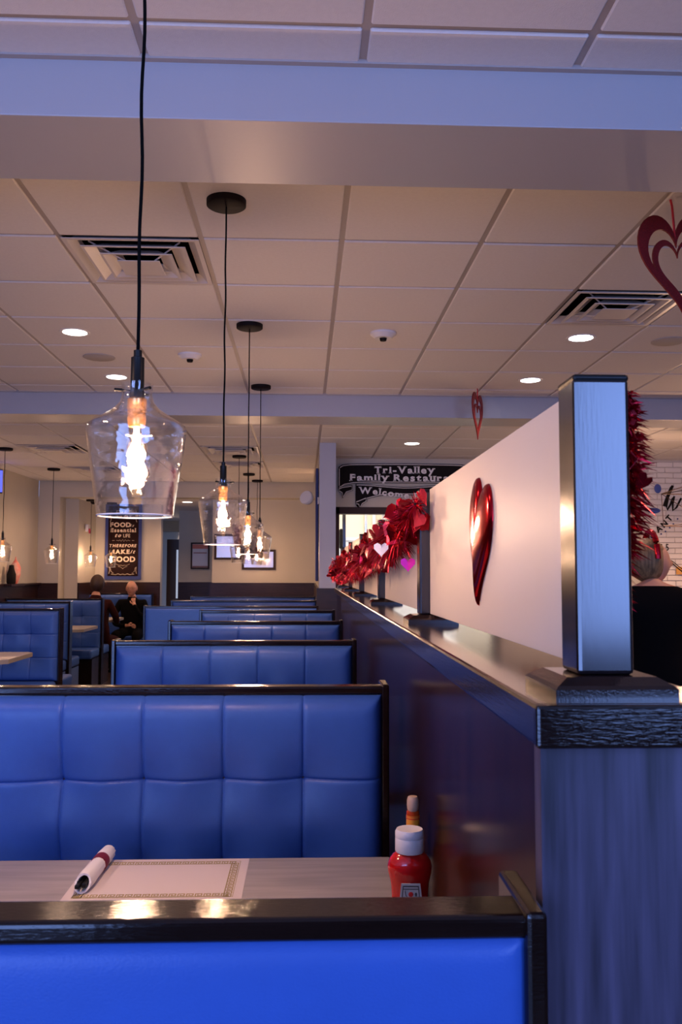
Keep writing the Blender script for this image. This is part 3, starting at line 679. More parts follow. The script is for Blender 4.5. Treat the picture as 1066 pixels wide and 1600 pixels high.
# ------------------------------------------------------------------ pendants
def pendant_proto():
    p = empty('pendant_lamp')
    obj('canopy', lathe(bmesh.new(), [(0, -.026), (.070, -.026), (.076, -.022), (.0765, 0), (0, 0)], 40), m_canopy, p, smooth=True)
    d = -(CEIL-1.815)
    pts = [(.0022*math.sin(i*.9)*math.sin(PI*i/24), 0, -.02 + (d+.02)*i/24) for i in range(25)]
    obj('cord', tube(bmesh.new(), pts, .0033, 8), m_cord, p, smooth=True)
    z0 = -CEIL
    obj('lamp_holder', lathe(bmesh.new(), [(.006, z0+1.857), (.0085, z0+1.856), (.0085, z0+1.843), (.0135, z0+1.841), (.0140, z0+1.77), (.0155, z0+1.768), (.0155, z0+1.757)], 24), m_black, p, smooth=True)
    for a in (.25, .25+PI*2/3, .25+PI*4/3):
        v = Vector((math.cos(a+PI), math.sin(a+PI), 0)); c = Vector((0, 0, z0+1.772))
        s = obj('thumb_screw', tube(bmesh.new(), [c+v*.014, c+v*.030, c+v*.0301, c+v*.046], [.0018, .0018, .0035, .0035], 10), m_black, p)
    prof = [(.0325, 1.787), (.031, 1.780), (.0305, 1.762), (.034, 1.748), (.046, 1.734), (.068, 1.719), (.090, 1.706), (.0985, 1.699), (.1015, 1.690), (.1005, 1.678), (.096, 1.645), (.086, 1.58), (.0765, 1.515)]
    bm = lathe(bmesh.new(), [(r, z0+z) for r, z in prof], 64, cap=False); lathe(bm, [(r-.003, z0+z-.001) for r, z in prof], 64, cap=False)
    sh = obj('glass_shade', bm, m_shade, p, smooth=True)
    bm = bmesh.new()
    tube(bm, [(.0765*math.cos(2*PI*i/48), .0765*math.sin(2*PI*i/48), z0+1.514) for i in range(49)], .0016, 6, cap=False)
    obj('glass_rim', bm, M('rim_glass', (.95, .92, .90), .05, spec=1, coat=1), sh, smooth=True)
    obj('brass_socket', lathe(bmesh.new(), [(.0165, z0+1.757), (.0195, z0+1.754), (.0195, z0+1.735), (.0182, z0+1.733), (.0190, z0+1.729), (.0178, z0+1.726), (.0190, z0+1.722), (.0178, z0+1.719), (.0190, z0+1.715), (.0175, z0+1.700), (.0165, z0+1.697)], 28), m_brass, p, smooth=True)
    bu = obj('bulb', lathe(bmesh.new(), [(.013, z0+1.700), (.0135, z0+1.690), (.020, z0+1.665), (.028, z0+1.635), (.0305, z0+1.615), (.028, z0+1.597), (.018, z0+1.585), (.006, z0+1.581), (0, z0+1.581)], 32, cap=False), m_bulbg, p, smooth=True)
    bm = bmesh.new()
    for i in range(8):
        a = 2*PI*i/8; tube(bm, [(.004*math.cos(a), .004*math.sin(a), z0+1.690), (.0135*math.cos(a+.2), .0135*math.sin(a+.2), z0+1.603)], .0016, 6)
    obj('filament', bm, m_fil, bu)
    bm = bmesh.new(); tube(bm, [(0, 0, z0+1.70), (0, 0, z0+1.61)], [.006, .003], 8); lathe(bm, [(.012, z0+1.602), (.012, z0+1.600)], 12)
    obj('filament_stem', bm, m_halo, bu)
    return p
proto = pendant_proto()
K = .911; ME = EYE-CEIL                       # the lamp below the cord, at its real size
def shrink(o):
    if o.type == 'MESH' and o.name not in ('canopy', 'cord'): o.data.transform(Matrix.Translation((0, 0, ME)) @ Matrix.Scale(K, 4) @ Matrix.Translation((0, 0, -ME)))
    for c in o.children: shrink(c)
shrink(proto)
PL = [(-.322, 1.64, 0, 'largest nearest glass pendant lamp, glowing filament bulb'), (-.323, 3.32, 0, 'second nearest glass pendant, canopy at top of the far bay'),
      (-.347, 5.03, 0, 'third glass pendant in the middle row'), (-.371, 6.71, 0, 'fourth glass pendant in the middle row, canopy next to the second beam'),
      (-.761, 9.59, .16, 'fifth pendant, beyond the second beam and left of the fourth cord'), (-.773, 11.34, .16, 'sixth pendant, far back and low against the framed pictures'),
      (-3.132, 9.12, .16, 'leftmost glass pendant across the aisle'), (-3.148, 10.91, .16, 'second glass pendant of the row across the aisle'),
      (-3.16, 12.88, .383, 'third small pendant of the row across the aisle'), (-2.985, 13.42, .383, 'small pendant hanging in front of the tall lettered banner'),
      (-.71, 12.15, .16, 'seventh pendant, most distant of the middle row')]
for i, (x, y, dz, lb) in enumerate(PL):
    p = proto if i == 0 else copy_tree(proto)
    p.location = (x, y, CEIL-(.03 if dz > .2 else 0)); setp(p, lb, 'pendant lamp', 'clear glass pendant lamps'); p.rotation_euler[2] = i*.7 if i else 0
    if dz:                                     # hung from the low ceiling of the bay on a shorter cord
        for c in p.children:
            up = -dz+(.03 if dz > .2 else 0)
            if c.name.startswith('canopy'): c.location[2] = up
            if c.name.startswith('cord'): k_ = (1.02+up)/1.02; c.scale[2] = k_; c.location[2] = -1.02*(1-k_)
    point((x, y, EYE+.215), 7.0 if i < 4 else (1.6 if dz > .2 else 3.2), WARM, .026)
# ------------------------------------------------------------------ hanging hearts
def hanging_heart(x, y, ztop, size, rz, tilt, label, string):
    e = setp(empty('hanging_heart', (x, y, ztop)), label, 'heart decoration')
    def band(s, wfrac, cz, th=.004, wide=1.0, droop=0):
        bm = bmesh.new(); o_ = heart_pts(s, 60, wide); n = len(o_); rows = []
        i_ = [(a*(1-wfrac), b*(1-wfrac)+droop*s) for a, b in o_]
        for pts, t in ((o_, -th), (i_, -th), (i_, th), (o_, th)): rows.append([bm.verts.new((a, t, b+cz)) for a, b in pts])
        for k in range(4):
            A, Bq = rows[k], rows[(k+1) % 4]
            for i in range(n): bm.faces.new((A[i], A[(i+1) % n], Bq[(i+1) % n], Bq[i]))
        return bm
    c = -size*.40
    obj('outer_heart', band(size, .24, c-string, wide=.74, droop=-.035), m_glit, e, smooth=True)
    obj('inner_heart', band(size*.66, .20, c-size*.09-string, wide=.74), m_glit, e, smooth=True)
    obj('hanging_loop', tube(bmesh.new(), [(0, 0, 0), (.004, 0, -string*.5), (0, 0, -string-size*.245)], .0045, 6), m_foil2, e)
    e.rotation_euler = (0, tilt, rz); return e
hanging_heart(1.388, 3.242, CEIL, .445, math.radians(12), math.radians(-6), 'large dark red glitter double heart hanging near the right vent', .05)
hanging_heart(1.313, 6.728, CEIL, .40, math.radians(63), 0, 'smaller looking red glitter heart turned edge on by the second beam', .03)

# ------------------------------------------------------------------ ribbon sign
FAR0 = set(bpy.data.objects)
sg = setp(empty('ribbon_sign', (1.215, 10.99, CEIL-.083)), 'black ribbon shaped wall sign with cream western lettering', 'sign')
u = .00812
def ribbon(nm, outline, yb, parent):
    bm = bmesh.new(); prism(bm, [(a*u, b*u) for a, b in outline], -yb, 0); o = obj(nm, bm, m_ink, parent)
    pts = [Vector((a*u, -yb-.001, b*u)) for a, b in outline]; cx = sum((p for p in pts), Vector())/len(pts)
    return o
def edge_line(bm, pts, yb, r=.0048): tube(bm, [(a*u, -yb, b*u) for a, b in pts], r, 4)
# coordinates in units of about 8 mm, origin at the sign centre top
top = [(x, 0+3.0-abs(x)**3/1.1e6*3.0) for x in range(-88, 89, 8)]
top = [(-104, -8), (-103, -3), (-98, 0), (-88, 1.5), (-70, 2), (0, 2.6), (70, 2), (88, 1.5), (98, 0), (103, -3), (104, -8)]
bot = [(104, -37), (96, -32), (80, -29), (40, -28), (0, -28), (-40, -28), (-80, -29), (-96, -32), (-104, -37)]
lines = bmesh.new()
ribbon('main_ribbon', top+bot, .02, sg)
edge_line(lines, [(a*.985, b-1.6) for a, b in top[1:-1]], .021); edge_line(lines, [(a*.985, b+1.6) for a, b in bot], .021)
for s in (-1, 1):
    edge_line(lines, [(s*102.3, -6), (s*102.3, -33)], .021)
    ribbon('ribbon_tail', [(s*104, -37), (s*98, -34), (s*82, -31), (s*81, -40), (s*92, -43), (s*97, -52), (s*98.5, -44), (s*103, -41)], .012, sg)
    edge_line(lines, [(s*103, -38), (s*98, -35.5), (s*83, -33), (s*82, -39), (s*91, -42), (s*96.5, -50), (s*97.5, -43.5), (s*103, -40)], .013)
    ribbon('ribbon_tail', [(s*77, -59), (s*60, -50), (s*59, -57), (s*66, -61), (s*71, -69), (s*73, -62), (s*76.5, -62)], .012, sg)
    edge_line(lines, [(s*76, -58), (s*61, -51.5), (s*60.5, -56.5), (s*66.5, -60), (s*70.7, -67), (s*72, -61), (s*76, -60.5)], .013)
t2 = [(-77, -33), (-70, -30), (-40, -29), (0, -33), (40, -29), (70, -30), (77, -33)]
arc = lambda x, h, k: h + k*math.cos(x/77*PI)
t2 = [(x, -29.5 + (-4.5)*(.5-.5*math.cos(2*PI*(x+77)/154))) for x in range(-77, 78, 7)]
b2 = [(x, -46.0 + 0*x) for x in range(77, -78, -7)]
b2 = [(x, -59 + 12.5*math.sin(PI*(abs(x+77) if x < -20 else (abs(77-x) if x > 20 else 57))/114*1.0)) for x in range(77, -78, -7)]
ribbon('lower_ribbon', [(-77, -33)]+t2+[(77, -33)]+b2, .008, sg)
edge_line(lines, [(a*.98, b+1.8) for a, b in b2], .009); edge_line(lines, [(a*.98, b-1.6) for a, b in t2], .009)
obj('ribbon_outline', lines, m_chalk, sg)
bm = bmesh.new()
slab_text(bm, 'Tri-Valley', .118, -.01, -7.6*u, -.0225, .002, .0045, w=.76, serif=True); slab_text(bm, 'Family Restaurant', .118, .015, -19.6*u, -.0225, .002, .0045, w=1.42, serif=True)
obj('sign_lettering', bm, m_chalk, sg)
bm = bmesh.new()
wave = lambda x: (-.045-.045*math.cos((x-.62)/.62*PI*.55), -.045*.9*math.sin((x-.62)/.62*PI*.55)*-1.0)
wave = lambda x: (.040*math.cos((x+.60)/.75*PI*.8), -.040*.8*PI/.75*math.sin((x+.60)/.75*PI*.8)*.8)
slab_text(bm, 'Welcome Friends', .112, 0, -44.5*u, -.0105, .002, .0035, w=1.16, serif=True, path=wave)
obj('sign_lettering', bm, m_chalk, sg)

# ------------------------------------------------------------------ tall banner
bn = setp(empty('lettered_banner', (-3.23, 15.46, 1.27)), 'tall dark banner with blue border and cream lettering on the back wall', 'banner')
# hangs on the wall from ledge height to the bay ceiling
obj('banner_border', B(-.315, .315, 0, .02, 0, 1.32), m_bluef, bn); obj('banner_field', B(-.262, .262, -.006, 0, .06, 1.28), m_board, bn)
bm = bmesh.new()
for s_, sz, z, sx, bo, sh in (('FOOD', .105, .955, 1.1, .005, 0), ('Essential', .090, .86, 1.08, .004, 0), ('LIFE', .085, .765, .9, .0005, 0),
                          ('THEREFORE', .074, .590, 1.0, .002, .2), ('MAKE', .098, .485, 1.1, .005, 0), ('GOOD', .125, .355, 1.05, .005, 0)):
    cx = {'FOOD': -.05, 'LIFE': .06, 'MAKE': -.055, 'GOOD': .0}.get(s_, 0); slab_text(bm, s_, sz, cx, z, -.0085, .001, bo*.9, sx, shear=sh, serif=(s_ in ('Essential', 'MAKE')))
slab_text(bm, 'is', .07, .15, .945, -.0085, .001, .001, 1, shear=.5); slab_text(bm, 'to', .09, -.09, .772, -.0085, .001, .003, 1, shear=.5); slab_text(bm, 'it', .09, .17, .487, -.0085, .001, .002, 1, shear=.5)
obj('banner_lettering', bm, m_cream, bn)
bm = bmesh.new()
slab_text(bm, 'FIRST', .105, 0, 1.17, -.0085, .001, .002, 1.0); slab_text(bm, 'WE EAT', .07, 0, 1.09, -.0085, .001, .001, 1.0)
tube(bm, [(-.19, -.008, .68), (-.15, -.008, .68)], .004, 5); tube(bm, [(.15, -.008, .68), (.19, -.008, .68)], .004, 5)
tube(bm, [(-.12+.01*i, -.008, .68+.010*math.sin(i*1.3)*math.exp(-((i-12)/8)**2)*2) for i in range(25)], .003, 5)
for s in (-1, 1):
    for (pp) in ([(.24, .10), (.225, .16), (.235, .22), (.215, .20), (.20, .14), (.16, .11), (.20, .095), (.12, .085), (.08, .10), (.04, .085), (0, .095)],
                 [(.12, .27), (.06, .245), (.02, .25), (0, .235)], [(.08, .23), (.03, .215), (0, .185), (0, .20)],
                 [(.23, 1.0), (.215, 1.05), (.235, 1.1), (.21, 1.2)]):
        tube(bm, [(s*a, -.008, b) for a, b in pp], .0065 if pp[0][0] > .2 else .003, 5)
obj('banner_ornament', bm, m_cream2, bn)
# banner seen edge-on along the side wall
setp(obj('wall_banner', B(.085, .115, 10.25, 10.9, 1.30, 2.62, bev=.006), m_bluef), 'dark blue banner seen edge on along the pale column', 'banner')
em = setp(empty('emergency_light', (.143, 12.9, 2.50)), 'white cone shaped lamp near the top of the column', 'lamp')
obj('lamp_head', lathe(bmesh.new(), [(.03, 0), (.06, .02), (.085, .08), (.078, .105), (0, .11)], 24), m_white, em, smooth=True).rotation_euler = (math.radians(70), 0, math.radians(-35))
em.location = (.02, 10.2, 2.235)
obj('mount_plate', B(.085, .12, .0, .05, -.04, .04), m_white, em)

# ------------------------------------------------------------------ frames on the walls
def picture(name, x0, x1, y, z0, z1, label, content=None, fw=.028, back=m_wall):
    e = setp(empty(name, ((x0+x1)/2, y, z0)), label, 'picture'); hx = (x1-x0)/2; h_ = z1-z0
    bm = bmesh.new(); box(bm, -hx, -hx+fw, -.03, 0, 0, h_); box(bm, hx-fw, hx, -.03, 0, 0, h_); box(bm, -hx+fw, hx-fw, -.03, 0, 0, fw); box(bm, -hx+fw, hx-fw, -.03, 0, h_-fw, h_)
    obj('picture_frame', bm, m_frame, e); obj('picture_print', B(-hx+fw, hx-fw, -.012, 0, fw, h_-fw), back, e); return e, hx, h_
glossy_pic = M('glazed_print', (.50, .42, .36), .06, coat=1)
e, hx, h_ = picture('framed_poster', -2.255, -1.90, 16.99, EYE+.06, EYE+.57, 'framed poster with orange heading on the wall beside the dark door', back=glossy_pic)
obj('poster_heading', B(-hx+.03, hx-.03, -.014, -.012, h_-.12, h_-.035), M('poster_orange', (.55, .12, .05), .4), e)
bm = bmesh.new(); box(bm, -hx+.03, hx-.03, -.014, -.012, .03, .06); box(bm, -hx+.05, hx-.05, -.014, -.012, .30, .32); obj('poster_band', bm, M('poster_brown', (.20, .07, .04), .4), e)
picture('framed_picture', -1.53, -1.09, 14.39, EYE+.205, EYE+.62, 'dark framed picture behind the second pendant, upper of the overlapping pair', back=glossy_pic, fw=.035)
picture('framed_picture', -1.08, -.535, 14.39, EYE+.045, EYE+.37, 'dark framed picture behind the third pendant, lower of the pair', back=glossy_pic, fw=.035)
al = setp(empty('fire_alarm', (-3.70, 14.75, 2.13)), 'small white and red alarm on the wall by the tall banner', 'alarm')
obj('alarm_body', B(0, .05, -.06, .06, -.06, .06, bev=.01), m_white, al); obj('alarm_strobe', B(.05, .07, -.03, .03, -.09, -.01, bev=.008), m_foil2, al)
cm = setp(empty('security_camera', (-3.60, 14.8, CEIL-.25)), 'tiny black dome camera on the low ceiling above the banner', 'camera')
obj('camera_dome', ball(bmesh.new(), (0, 0, -.01), .05, (1, 1, .9)), m_ink, cm, smooth=True)
tv = setp(empty('television', (-4.14, 11.7, 2.60)), 'television at the far left edge with a blue screen', 'television'); tv.rotation_euler[2] = math.radians(55)
obj('tv_case', B(-.12, .12, 0, .05, -.16, .16, bev=.008), m_black, tv); obj('tv_screen', B(-.11, .11, -.006, 0, -.145, .145), m_tv, tv)
obj('tv_bracket', B(-.02, .02, .05, .12, -.02, .02), m_black, tv)
FAR = [o for o in bpy.data.objects if o not in FAR0 and o.parent is None and o.type != 'LIGHT']
reduce_far(FAR)
# vases on the left ledge
v1 = setp(obj('dark_bottle', lathe(bmesh.new(), [(.045, 0), (.055, .02), (.055, .12), (.035, .18), (.028, .23), (0, .24)], 20), m_ink, loc=(-3.68, 11.06, 1.250), smooth=True), 'dark rounded bottle on the wall ledge beside the patterned vase', 'bottle')
v2 = setp(empty('patterned_vase', (-3.68, 11.21, 1.250)), 'red and white patterned vase on the wall ledge', 'vase')
obj('vase_body', lathe(bmesh.new(), [(.03, 0), (.04, .02), (.065, .12), (.065, .2), (.04, .26), (.012, .30), (.006, .34)], 24), M('vase_pattern', (.70, .08, .06), .3, noise=1, nscale=12, col2=(.7, .55, .45)), v2, smooth=True)
struct('ledge_shelf', B(XL, -3.62, 10.9, 11.4, 1.224, 1.250), m_wain, bpy.data.objects['wall_left'])

FAR0 = set(bpy.data.objects)
# ------------------------------------------------------------------ white brick wall with lettering (beyond the tall post)
bw = struct('wall_brick', B(4.2, XRF, 10.94, 11.0, 0, CEIL), m_mortar)
bmeshes = []
for k in range(4):
    t = B(-.102, .102, -.012, .0, -.030, .030, bev=.005, seg=1); me = bpy.data.meshes.new('brick')
    for v in t.verts: v.co += Vector((random.uniform(-.002, .002), random.uniform(-.002, .002), random.uniform(-.0015, .0015)))
    t.to_mesh(me); t.free(); me.materials.append(m_brick); bmeshes.append(me)
stuffb = bmesh.new(); nb = 0
for r in range(41):
    z = .035+.0685*r
    for c in range(14):
        x = 4.31+c*.213+(.1065 if r % 2 else 0)
        if x > XRF-.1: continue
        if x < 5.4 and z > 1.15 and nb < 290:
            o = bpy.data.objects.new('brick', random.choice(bmeshes)); C.objects.link(o); o.parent = bw; o.location = (x, 10.94-random.uniform(0, .002), z); nb += 1
        else: box(stuffb, x-.102, x+.102, 10.928, 10.94, z-.03, z+.03)
o = obj('brick', stuffb, m_brick, bw); o['kind'] = 'stuff'
# painted logo; pixel (1010..1066) spans x 4.3 .. 4.75 here
def wx(px): return (px-482)*10.92/1372
def wz(py): return EYE+(894-py)*10.92/1372
lg = setp(empty('wall_lettering', (wx(1075), 10.92, wz(800))), 'black script and arched lettering with blue dots on the white brick wall', 'lettering'); O = Vector(lg.location)
def wp(px, py, y=0): return (wx(px)-O.x, y, wz(py)-O.z)
SC = [(1046, 788), (1050, 778), (1058, 760), (1061, 755), (1054, 770), (1050, 788), (1051, 794), (1056, 786), (1060, 776), (1063, 772), (1060, 785), (1060, 795), (1066, 790), (1074, 775)]
bm = bmesh.new(); tube(bm, [wp(a, b, -.008) for a, b in SC], [.03]*4+[.022]*10, 6); o = obj('script_outline', bm, m_white, lg); o.scale[1] = .25  # white outline of the script, part of the logo
bm = bmesh.new(); tube(bm, [wp(a, b, -.075) for a, b in SC], [.020, .022, .025, .018]+[.014]*10, 6); o = obj('script_letter', bm, m_ink, lg); o.scale[1] = .25
bm = bmesh.new()
for ch, px, py, r in (('R', 1018, 835, 15), ('U', 1027, 832, 25), ('A', 1037, 824, 36), ('N', 1046, 816, 42), ('T', 1054, 807, 48)): 
    x, y, z = wp(px, py); slab_text(bm, ch, .105, x, z, -.012, .003, .003, 1.0, rot=math.radians(r))
for ch, px in (('1', 1022), ('9', 1030), ('8', 1040), ('5', 1050)): x, y, z = wp(px, 853); slab_text(bm, ch, .12, x, z, -.012, .003, .001, .75)
obj('arched_letters', bm, m_ink, lg)
bm = bmesh.new()
for i, (px, py) in enumerate(((1025, 838), (1033, 836), (1041, 832), (1048, 828), (1055, 822), (1061, 816), (1068, 808))): ball(bm, wp(px, py, -.008), .011, (1, .4, 1), 8, 6)
obj('blue_dots', bm, m_bluef, lg)
bm = bmesh.new(); ball(bm, wp(1037, 760, -.01), .045, (1, .2, 1.3)); ball(bm, wp(1030, 795, -.01), .07, (1.2, .2, .5)); obj('blue_shapes', bm, M('logo_blue', (.05, .09, .35), .5), lg)
bm = bmesh.new(); tube(bm, [wp(a, b, -.012) for a, b in ((1042, 874), (1050, 874), (1057, 878), (1066, 886), (1075, 893))], .007, 5); tube(bm, [wp(a, b, -.012) for a, b in ((1045, 871), (1052, 872), (1059, 876), (1066, 882), (1075, 889))], .005, 5)
obj('drawn_lines', bm, m_ink, lg)
obj('orange_mark', B(wx(1064)-O.x, wx(1080)-O.x, -.012, 0, wz(896)-O.z, wz(884)-O.z), M('logo_orange', (.7, .35, .08), .5), lg)
FAR = [o for o in bpy.data.objects if o not in FAR0 and o.parent is None and o.type != 'LIGHT']
reduce_far(FAR)
# wire cage lantern
def wire_lantern():
    e = setp(empty('wire_lantern', (3.25, 7.6, 2.14)), 'open wire cage lantern hanging in front of the brick wall', 'lantern'); r_ = .004; bm = bmesh.new()
    a, b, zt, zb = .17, .17, -.03, -.32
    T4 = [(-a, -a, zt), (a, -a, zt), (a, a, zt), (-a, a, zt)]; B4 = [(-b*.95, -b*.95, zb), (b*.95, -b*.95, zb), (b*.95, b*.95, zb), (-b*.95, b*.95, zb)]
    for i in range(4):
        tube(bm, [T4[i], T4[(i+1) % 4]], r_, 5); tube(bm, [B4[i], B4[(i+1) % 4]], r_, 5); tube(bm, [T4[i], B4[i]], r_, 5); tube(bm, [T4[i], (0, 0, .04)], r_, 5); tube(bm, [T4[i], (0, 0, zb+.12)], r_*.8, 5)
    obj('wire_cage', bm, m_chrome, e); obj('lantern_cord', tube(bmesh.new(), [(0, 0, .04), (0, 0, .04+(CEIL3-2.18)/.8)], .004, 6), m_cord, e)
    obj('lantern_socket', lathe(bmesh.new(), [(.02, .03), (.02, -.06), (0, -.06)], 16), m_ink, e); obj('lantern_bulb', ball(bmesh.new(), (0, 0, -.11), .045), m_lantern, e, smooth=True)
    return e
m_lantern = M('lantern_glow', (1, .9, .8), .4, emit=(1, .72, .45), estr=14)
wl = wire_lantern(); wl.location = (3.36, 7.6, 2.14); bpy.data.objects['lantern_cord'].scale[2] = .8; wl.rotation_euler[2] = math.radians(8); point((3.36, 7.6, 1.95), 9, WARM, .05)

# ------------------------------------------------------------------ people
def skin_mesh(verts, edges, levels=2, root=0):
    me = bpy.data.meshes.new('sk'); me.from_pydata([v[:3] for v in verts], edges, []); o = bpy.data.objects.new('sk', me); C.objects.link(o)
    m = o.modifiers.new('s', 'SKIN'); m.use_smooth_shade = True
    for i, v in enumerate(verts):
        sv = me.skin_vertices[0].data[i]; r = v[3]; sv.radius = (r, v[4] if len(v) > 4 else r); sv.use_root = (i == root)
    s = o.modifiers.new('u', 'SUBSURF'); s.levels = levels; s.render_levels = levels
    out = bpy.data.meshes.new_from_object(o.evaluated_get(bpy.context.evaluated_depsgraph_get())); bpy.data.objects.remove(o); return out
def head_bm(c, s, yaw=0, tilt=0):
    """head about .23 m tall at s=1; the face looks to -y"""
    bm = bmesh.new(); t = bmesh.new(); bmesh.ops.create_uvsphere(t, u_segments=32, v_segments=24, radius=.1)
    for v in t.verts:
        x, y, z = v.co; y *= 1.05; x *= .78; z *= 1.17
        if z < -.01: f = 1-.32*min(1, (-z)/.11); x *= f; y = y*(1-.18*min(1, -z/.11)) - .008*min(1, -z/.11)
        for (px, pz, am, w_) in ((0, -.012, .020, .011), (0, .004, .010, .009), (-.03, .008, -.009, .013), (.03, .008, -.009, .013), (0, -.052, .006, .018), (-.033, -.025, .004, .016), (.033, -.025, .004, .016), (0, -.092, .009, .02), (0, .032, .004, .03)):
            if y < 0: y -= am*math.exp(-((x-px)**2+(z-pz)**2)/(2*w_*w_))
        v.co = (x, y, z)
    merge(bm, t)
    for sx in (-1, 1): ball(bm, (sx*.078, .008, -.002), .028, (.35, .65, 1.1), 10, 8)
    Mx = Matrix.Translation(c) @ Matrix.Rotation(yaw, 4, 'Z') @ Matrix.Rotation(tilt, 4, 'X') @ Matrix.Scale(s, 4)
    return bm, Mx
def hand_chain(V, E, wrist, d, side, palm_n, i_w, s=1.0, curl=.5):
    """palm and five unequal fingers grown from the wrist vertex; d along the hand, side to the thumb"""
    d = Vector(d).normalized(); side = Vector(side).normalized(); n = Vector(palm_n).normalized(); w_ = Vector(wrist)
    V.append((*(w_+d*.035*s), .026*s, .014*s)); p0 = len(V)-1; E.append((i_w, p0)); V.append((*(w_+d*.075*s), .030*s, .012*s)); p1 = len(V)-1; E.append((p0, p1))
    for k, (o_, L_) in enumerate(((.026, .070), (.009, .078), (-.009, .073), (-.026, .058))):
        a = w_+d*.085*s+side*o_*s; b = a+(d*(1-curl*.4)+n*curl*.6)*L_*.5*s; c_ = b+(d*(1-curl)+n*curl*1.2)*L_*.5*s
        i0 = len(V); V += [(*a, .009*s), (*b, .008*s), (*c_, .0065*s)]; E += [(p1, i0), (i0, i0+1), (i0+1, i0+2)]
    a = w_+d*.035*s+side*.034*s; b = a+(d*.6+side*.5+n*.3)*.035*s; c_ = b+(d*.9+n*.4)*.028*s
    i0 = len(V); V += [(*a, .011*s), (*b, .009*s), (*c_, .0075*s)]; E += [(p0, i0), (i0, i0+1), (i0+1, i0+2)]
def figure(loc, label, V, E, head, cloth, skin_z, head_s=1.0, yaw=0, tilt=0, hair=None, extra=None, rz=0, hands=()):
    me = skin_mesh(V, E); bm, Mx = head_bm(head, head_s, yaw, tilt)
    hb = bpy.data.meshes.new('h'); bm.to_mesh(hb); bm.free(); hb.transform(Mx); nv = len(me.polygons)
    t = bmesh.new(); t.from_mesh(me); t.from_mesh(hb); out = bpy.data.meshes.new('person'); t.to_mesh(out); t.free()
    for mm in (cloth, m_skin): out.materials.append(mm)
    for i, p in enumerate(out.polygons):
        p.use_smooth = True; p.material_index = 1 if (i >= nv or p.center.z > skin_z or any((p.center-Vector(h_)).length < hr for h_, hr in hands)) else 0
    o = bpy.data.objects.new('person', out); C.objects.link(o); o.location = loc; o.rotation_euler[2] = rz; setp(o, label, 'person')
    o.select_set(False); return o, Mx
# seated bald man with glasses, facing the camera, hand at his chin (local origin on the floor below his seat)
V = [(0, .05, .55, .15, .13), (0, .04, .75, .15, .12), (0, .03, .95, .165, .12), (0, .03, 1.01, .10, .09), (0, .02, 1.06, .058), (0, .0, 1.13, .055)]
E = [(0, 1), (1, 2), (2, 3), (3, 4), (4, 5)]
def limb(a, pts): 
    i = a
    for p in pts: V.append(p); E.append((i, len(V)-1)); i = len(V)-1
    return i
limb(0, [(-.11, -.02, .52, .10), (-.14, -.25, .53, .082), (-.15, -.43, .53, .066), (-.16, -.44, .30, .052), (-.16, -.43, .10, .042), (-.165, -.53, .05, .042, .035), (-.17, -.62, .04, .035, .025)])
limb(0, [(.11, -.02, .52, .10), (.14, -.25, .53, .082), (.15, -.43, .53, .066), (.16, -.44, .30, .052), (.16, -.43, .10, .042), (.165, -.53, .05, .042, .035), (.17, -.62, .04, .035, .025)])
iw = limb(2, [(.17, .03, .98, .062), (.23, -.04, .84, .05), (.235, -.16, .74, .043), (.15, -.24, .84, .034), (.085, -.235, .955, .026)])
hand_chain(V, E, (.085, -.235, .955), (-.25, .35, .9), (-.9, 0, -.2), (-.2, .9, -.1), iw, .95, .8)
iw = limb(2, [(-.17, .03, .98, .062), (-.24, -.03, .82, .05), (-.22, -.12, .68, .042), (-.10, -.26, .66, .033), (.0, -.30, .66, .025)])
hand_chain(V, E, (.0, -.30, .66), (.9, -.2, .0), (.0, -.3, .9), (0, .7, -.5), iw, .95, .5)
man, Mx = figure((-2.60, 13.12, -.03), 'bald man in glasses and dark clothes seated with a hand at his chin', V, E, (0, -.035, 1.185), m_cloth, 1.065, .98, hands=(((.06, -.20, 1.02), .085), ((.05, -.31, .66), .085)))
bm = bmesh.new()
for s in (-1, 1):
    tube(bm, [(s*.033+.024*math.cos(a), -.112, .008+.018*math.sin(a)) for a in [2*PI*i/16 for i in range(17)]], .0022, 5, cap=False); tube(bm, [(s*.057, -.110, .012), (s*.08, 0, .01)], .002, 5)
tube(bm, [(-.009, -.113, .012), (.009, -.113, .012)], .002, 5)
bm.transform(Mx); obj('glasses', bm, m_ink, man)
bm = bmesh.new()
for s in (-1, 1): ball(bm, (s*.031, -.094, .006), .009, (1.2, .6, .6), 10, 6)
bm.transform(Mx); obj('eyes', bm, M('eye_dark', (.05, .03, .02), .2), man)
bm = bmesh.new(); ball(bm, (0, -.100, -.05), .02, (1.1, .35, .28), 12, 6); bm.transform(Mx); obj('mouth', bm, M('lip', (.28, .07, .05), .5), man)
bm = bmesh.new(); 
for s in (-1, 1): ball(bm, (s*.072, .03, .015), .036, (.35, 1.2, 1.0), 12, 8)
ball(bm, (0, .085, 0), .05, (1.2, .5, .9), 12, 8); bm.transform(Mx); obj('hair', bm, M('grey_hair', (.16, .12, .10), .6), man, smooth=True)
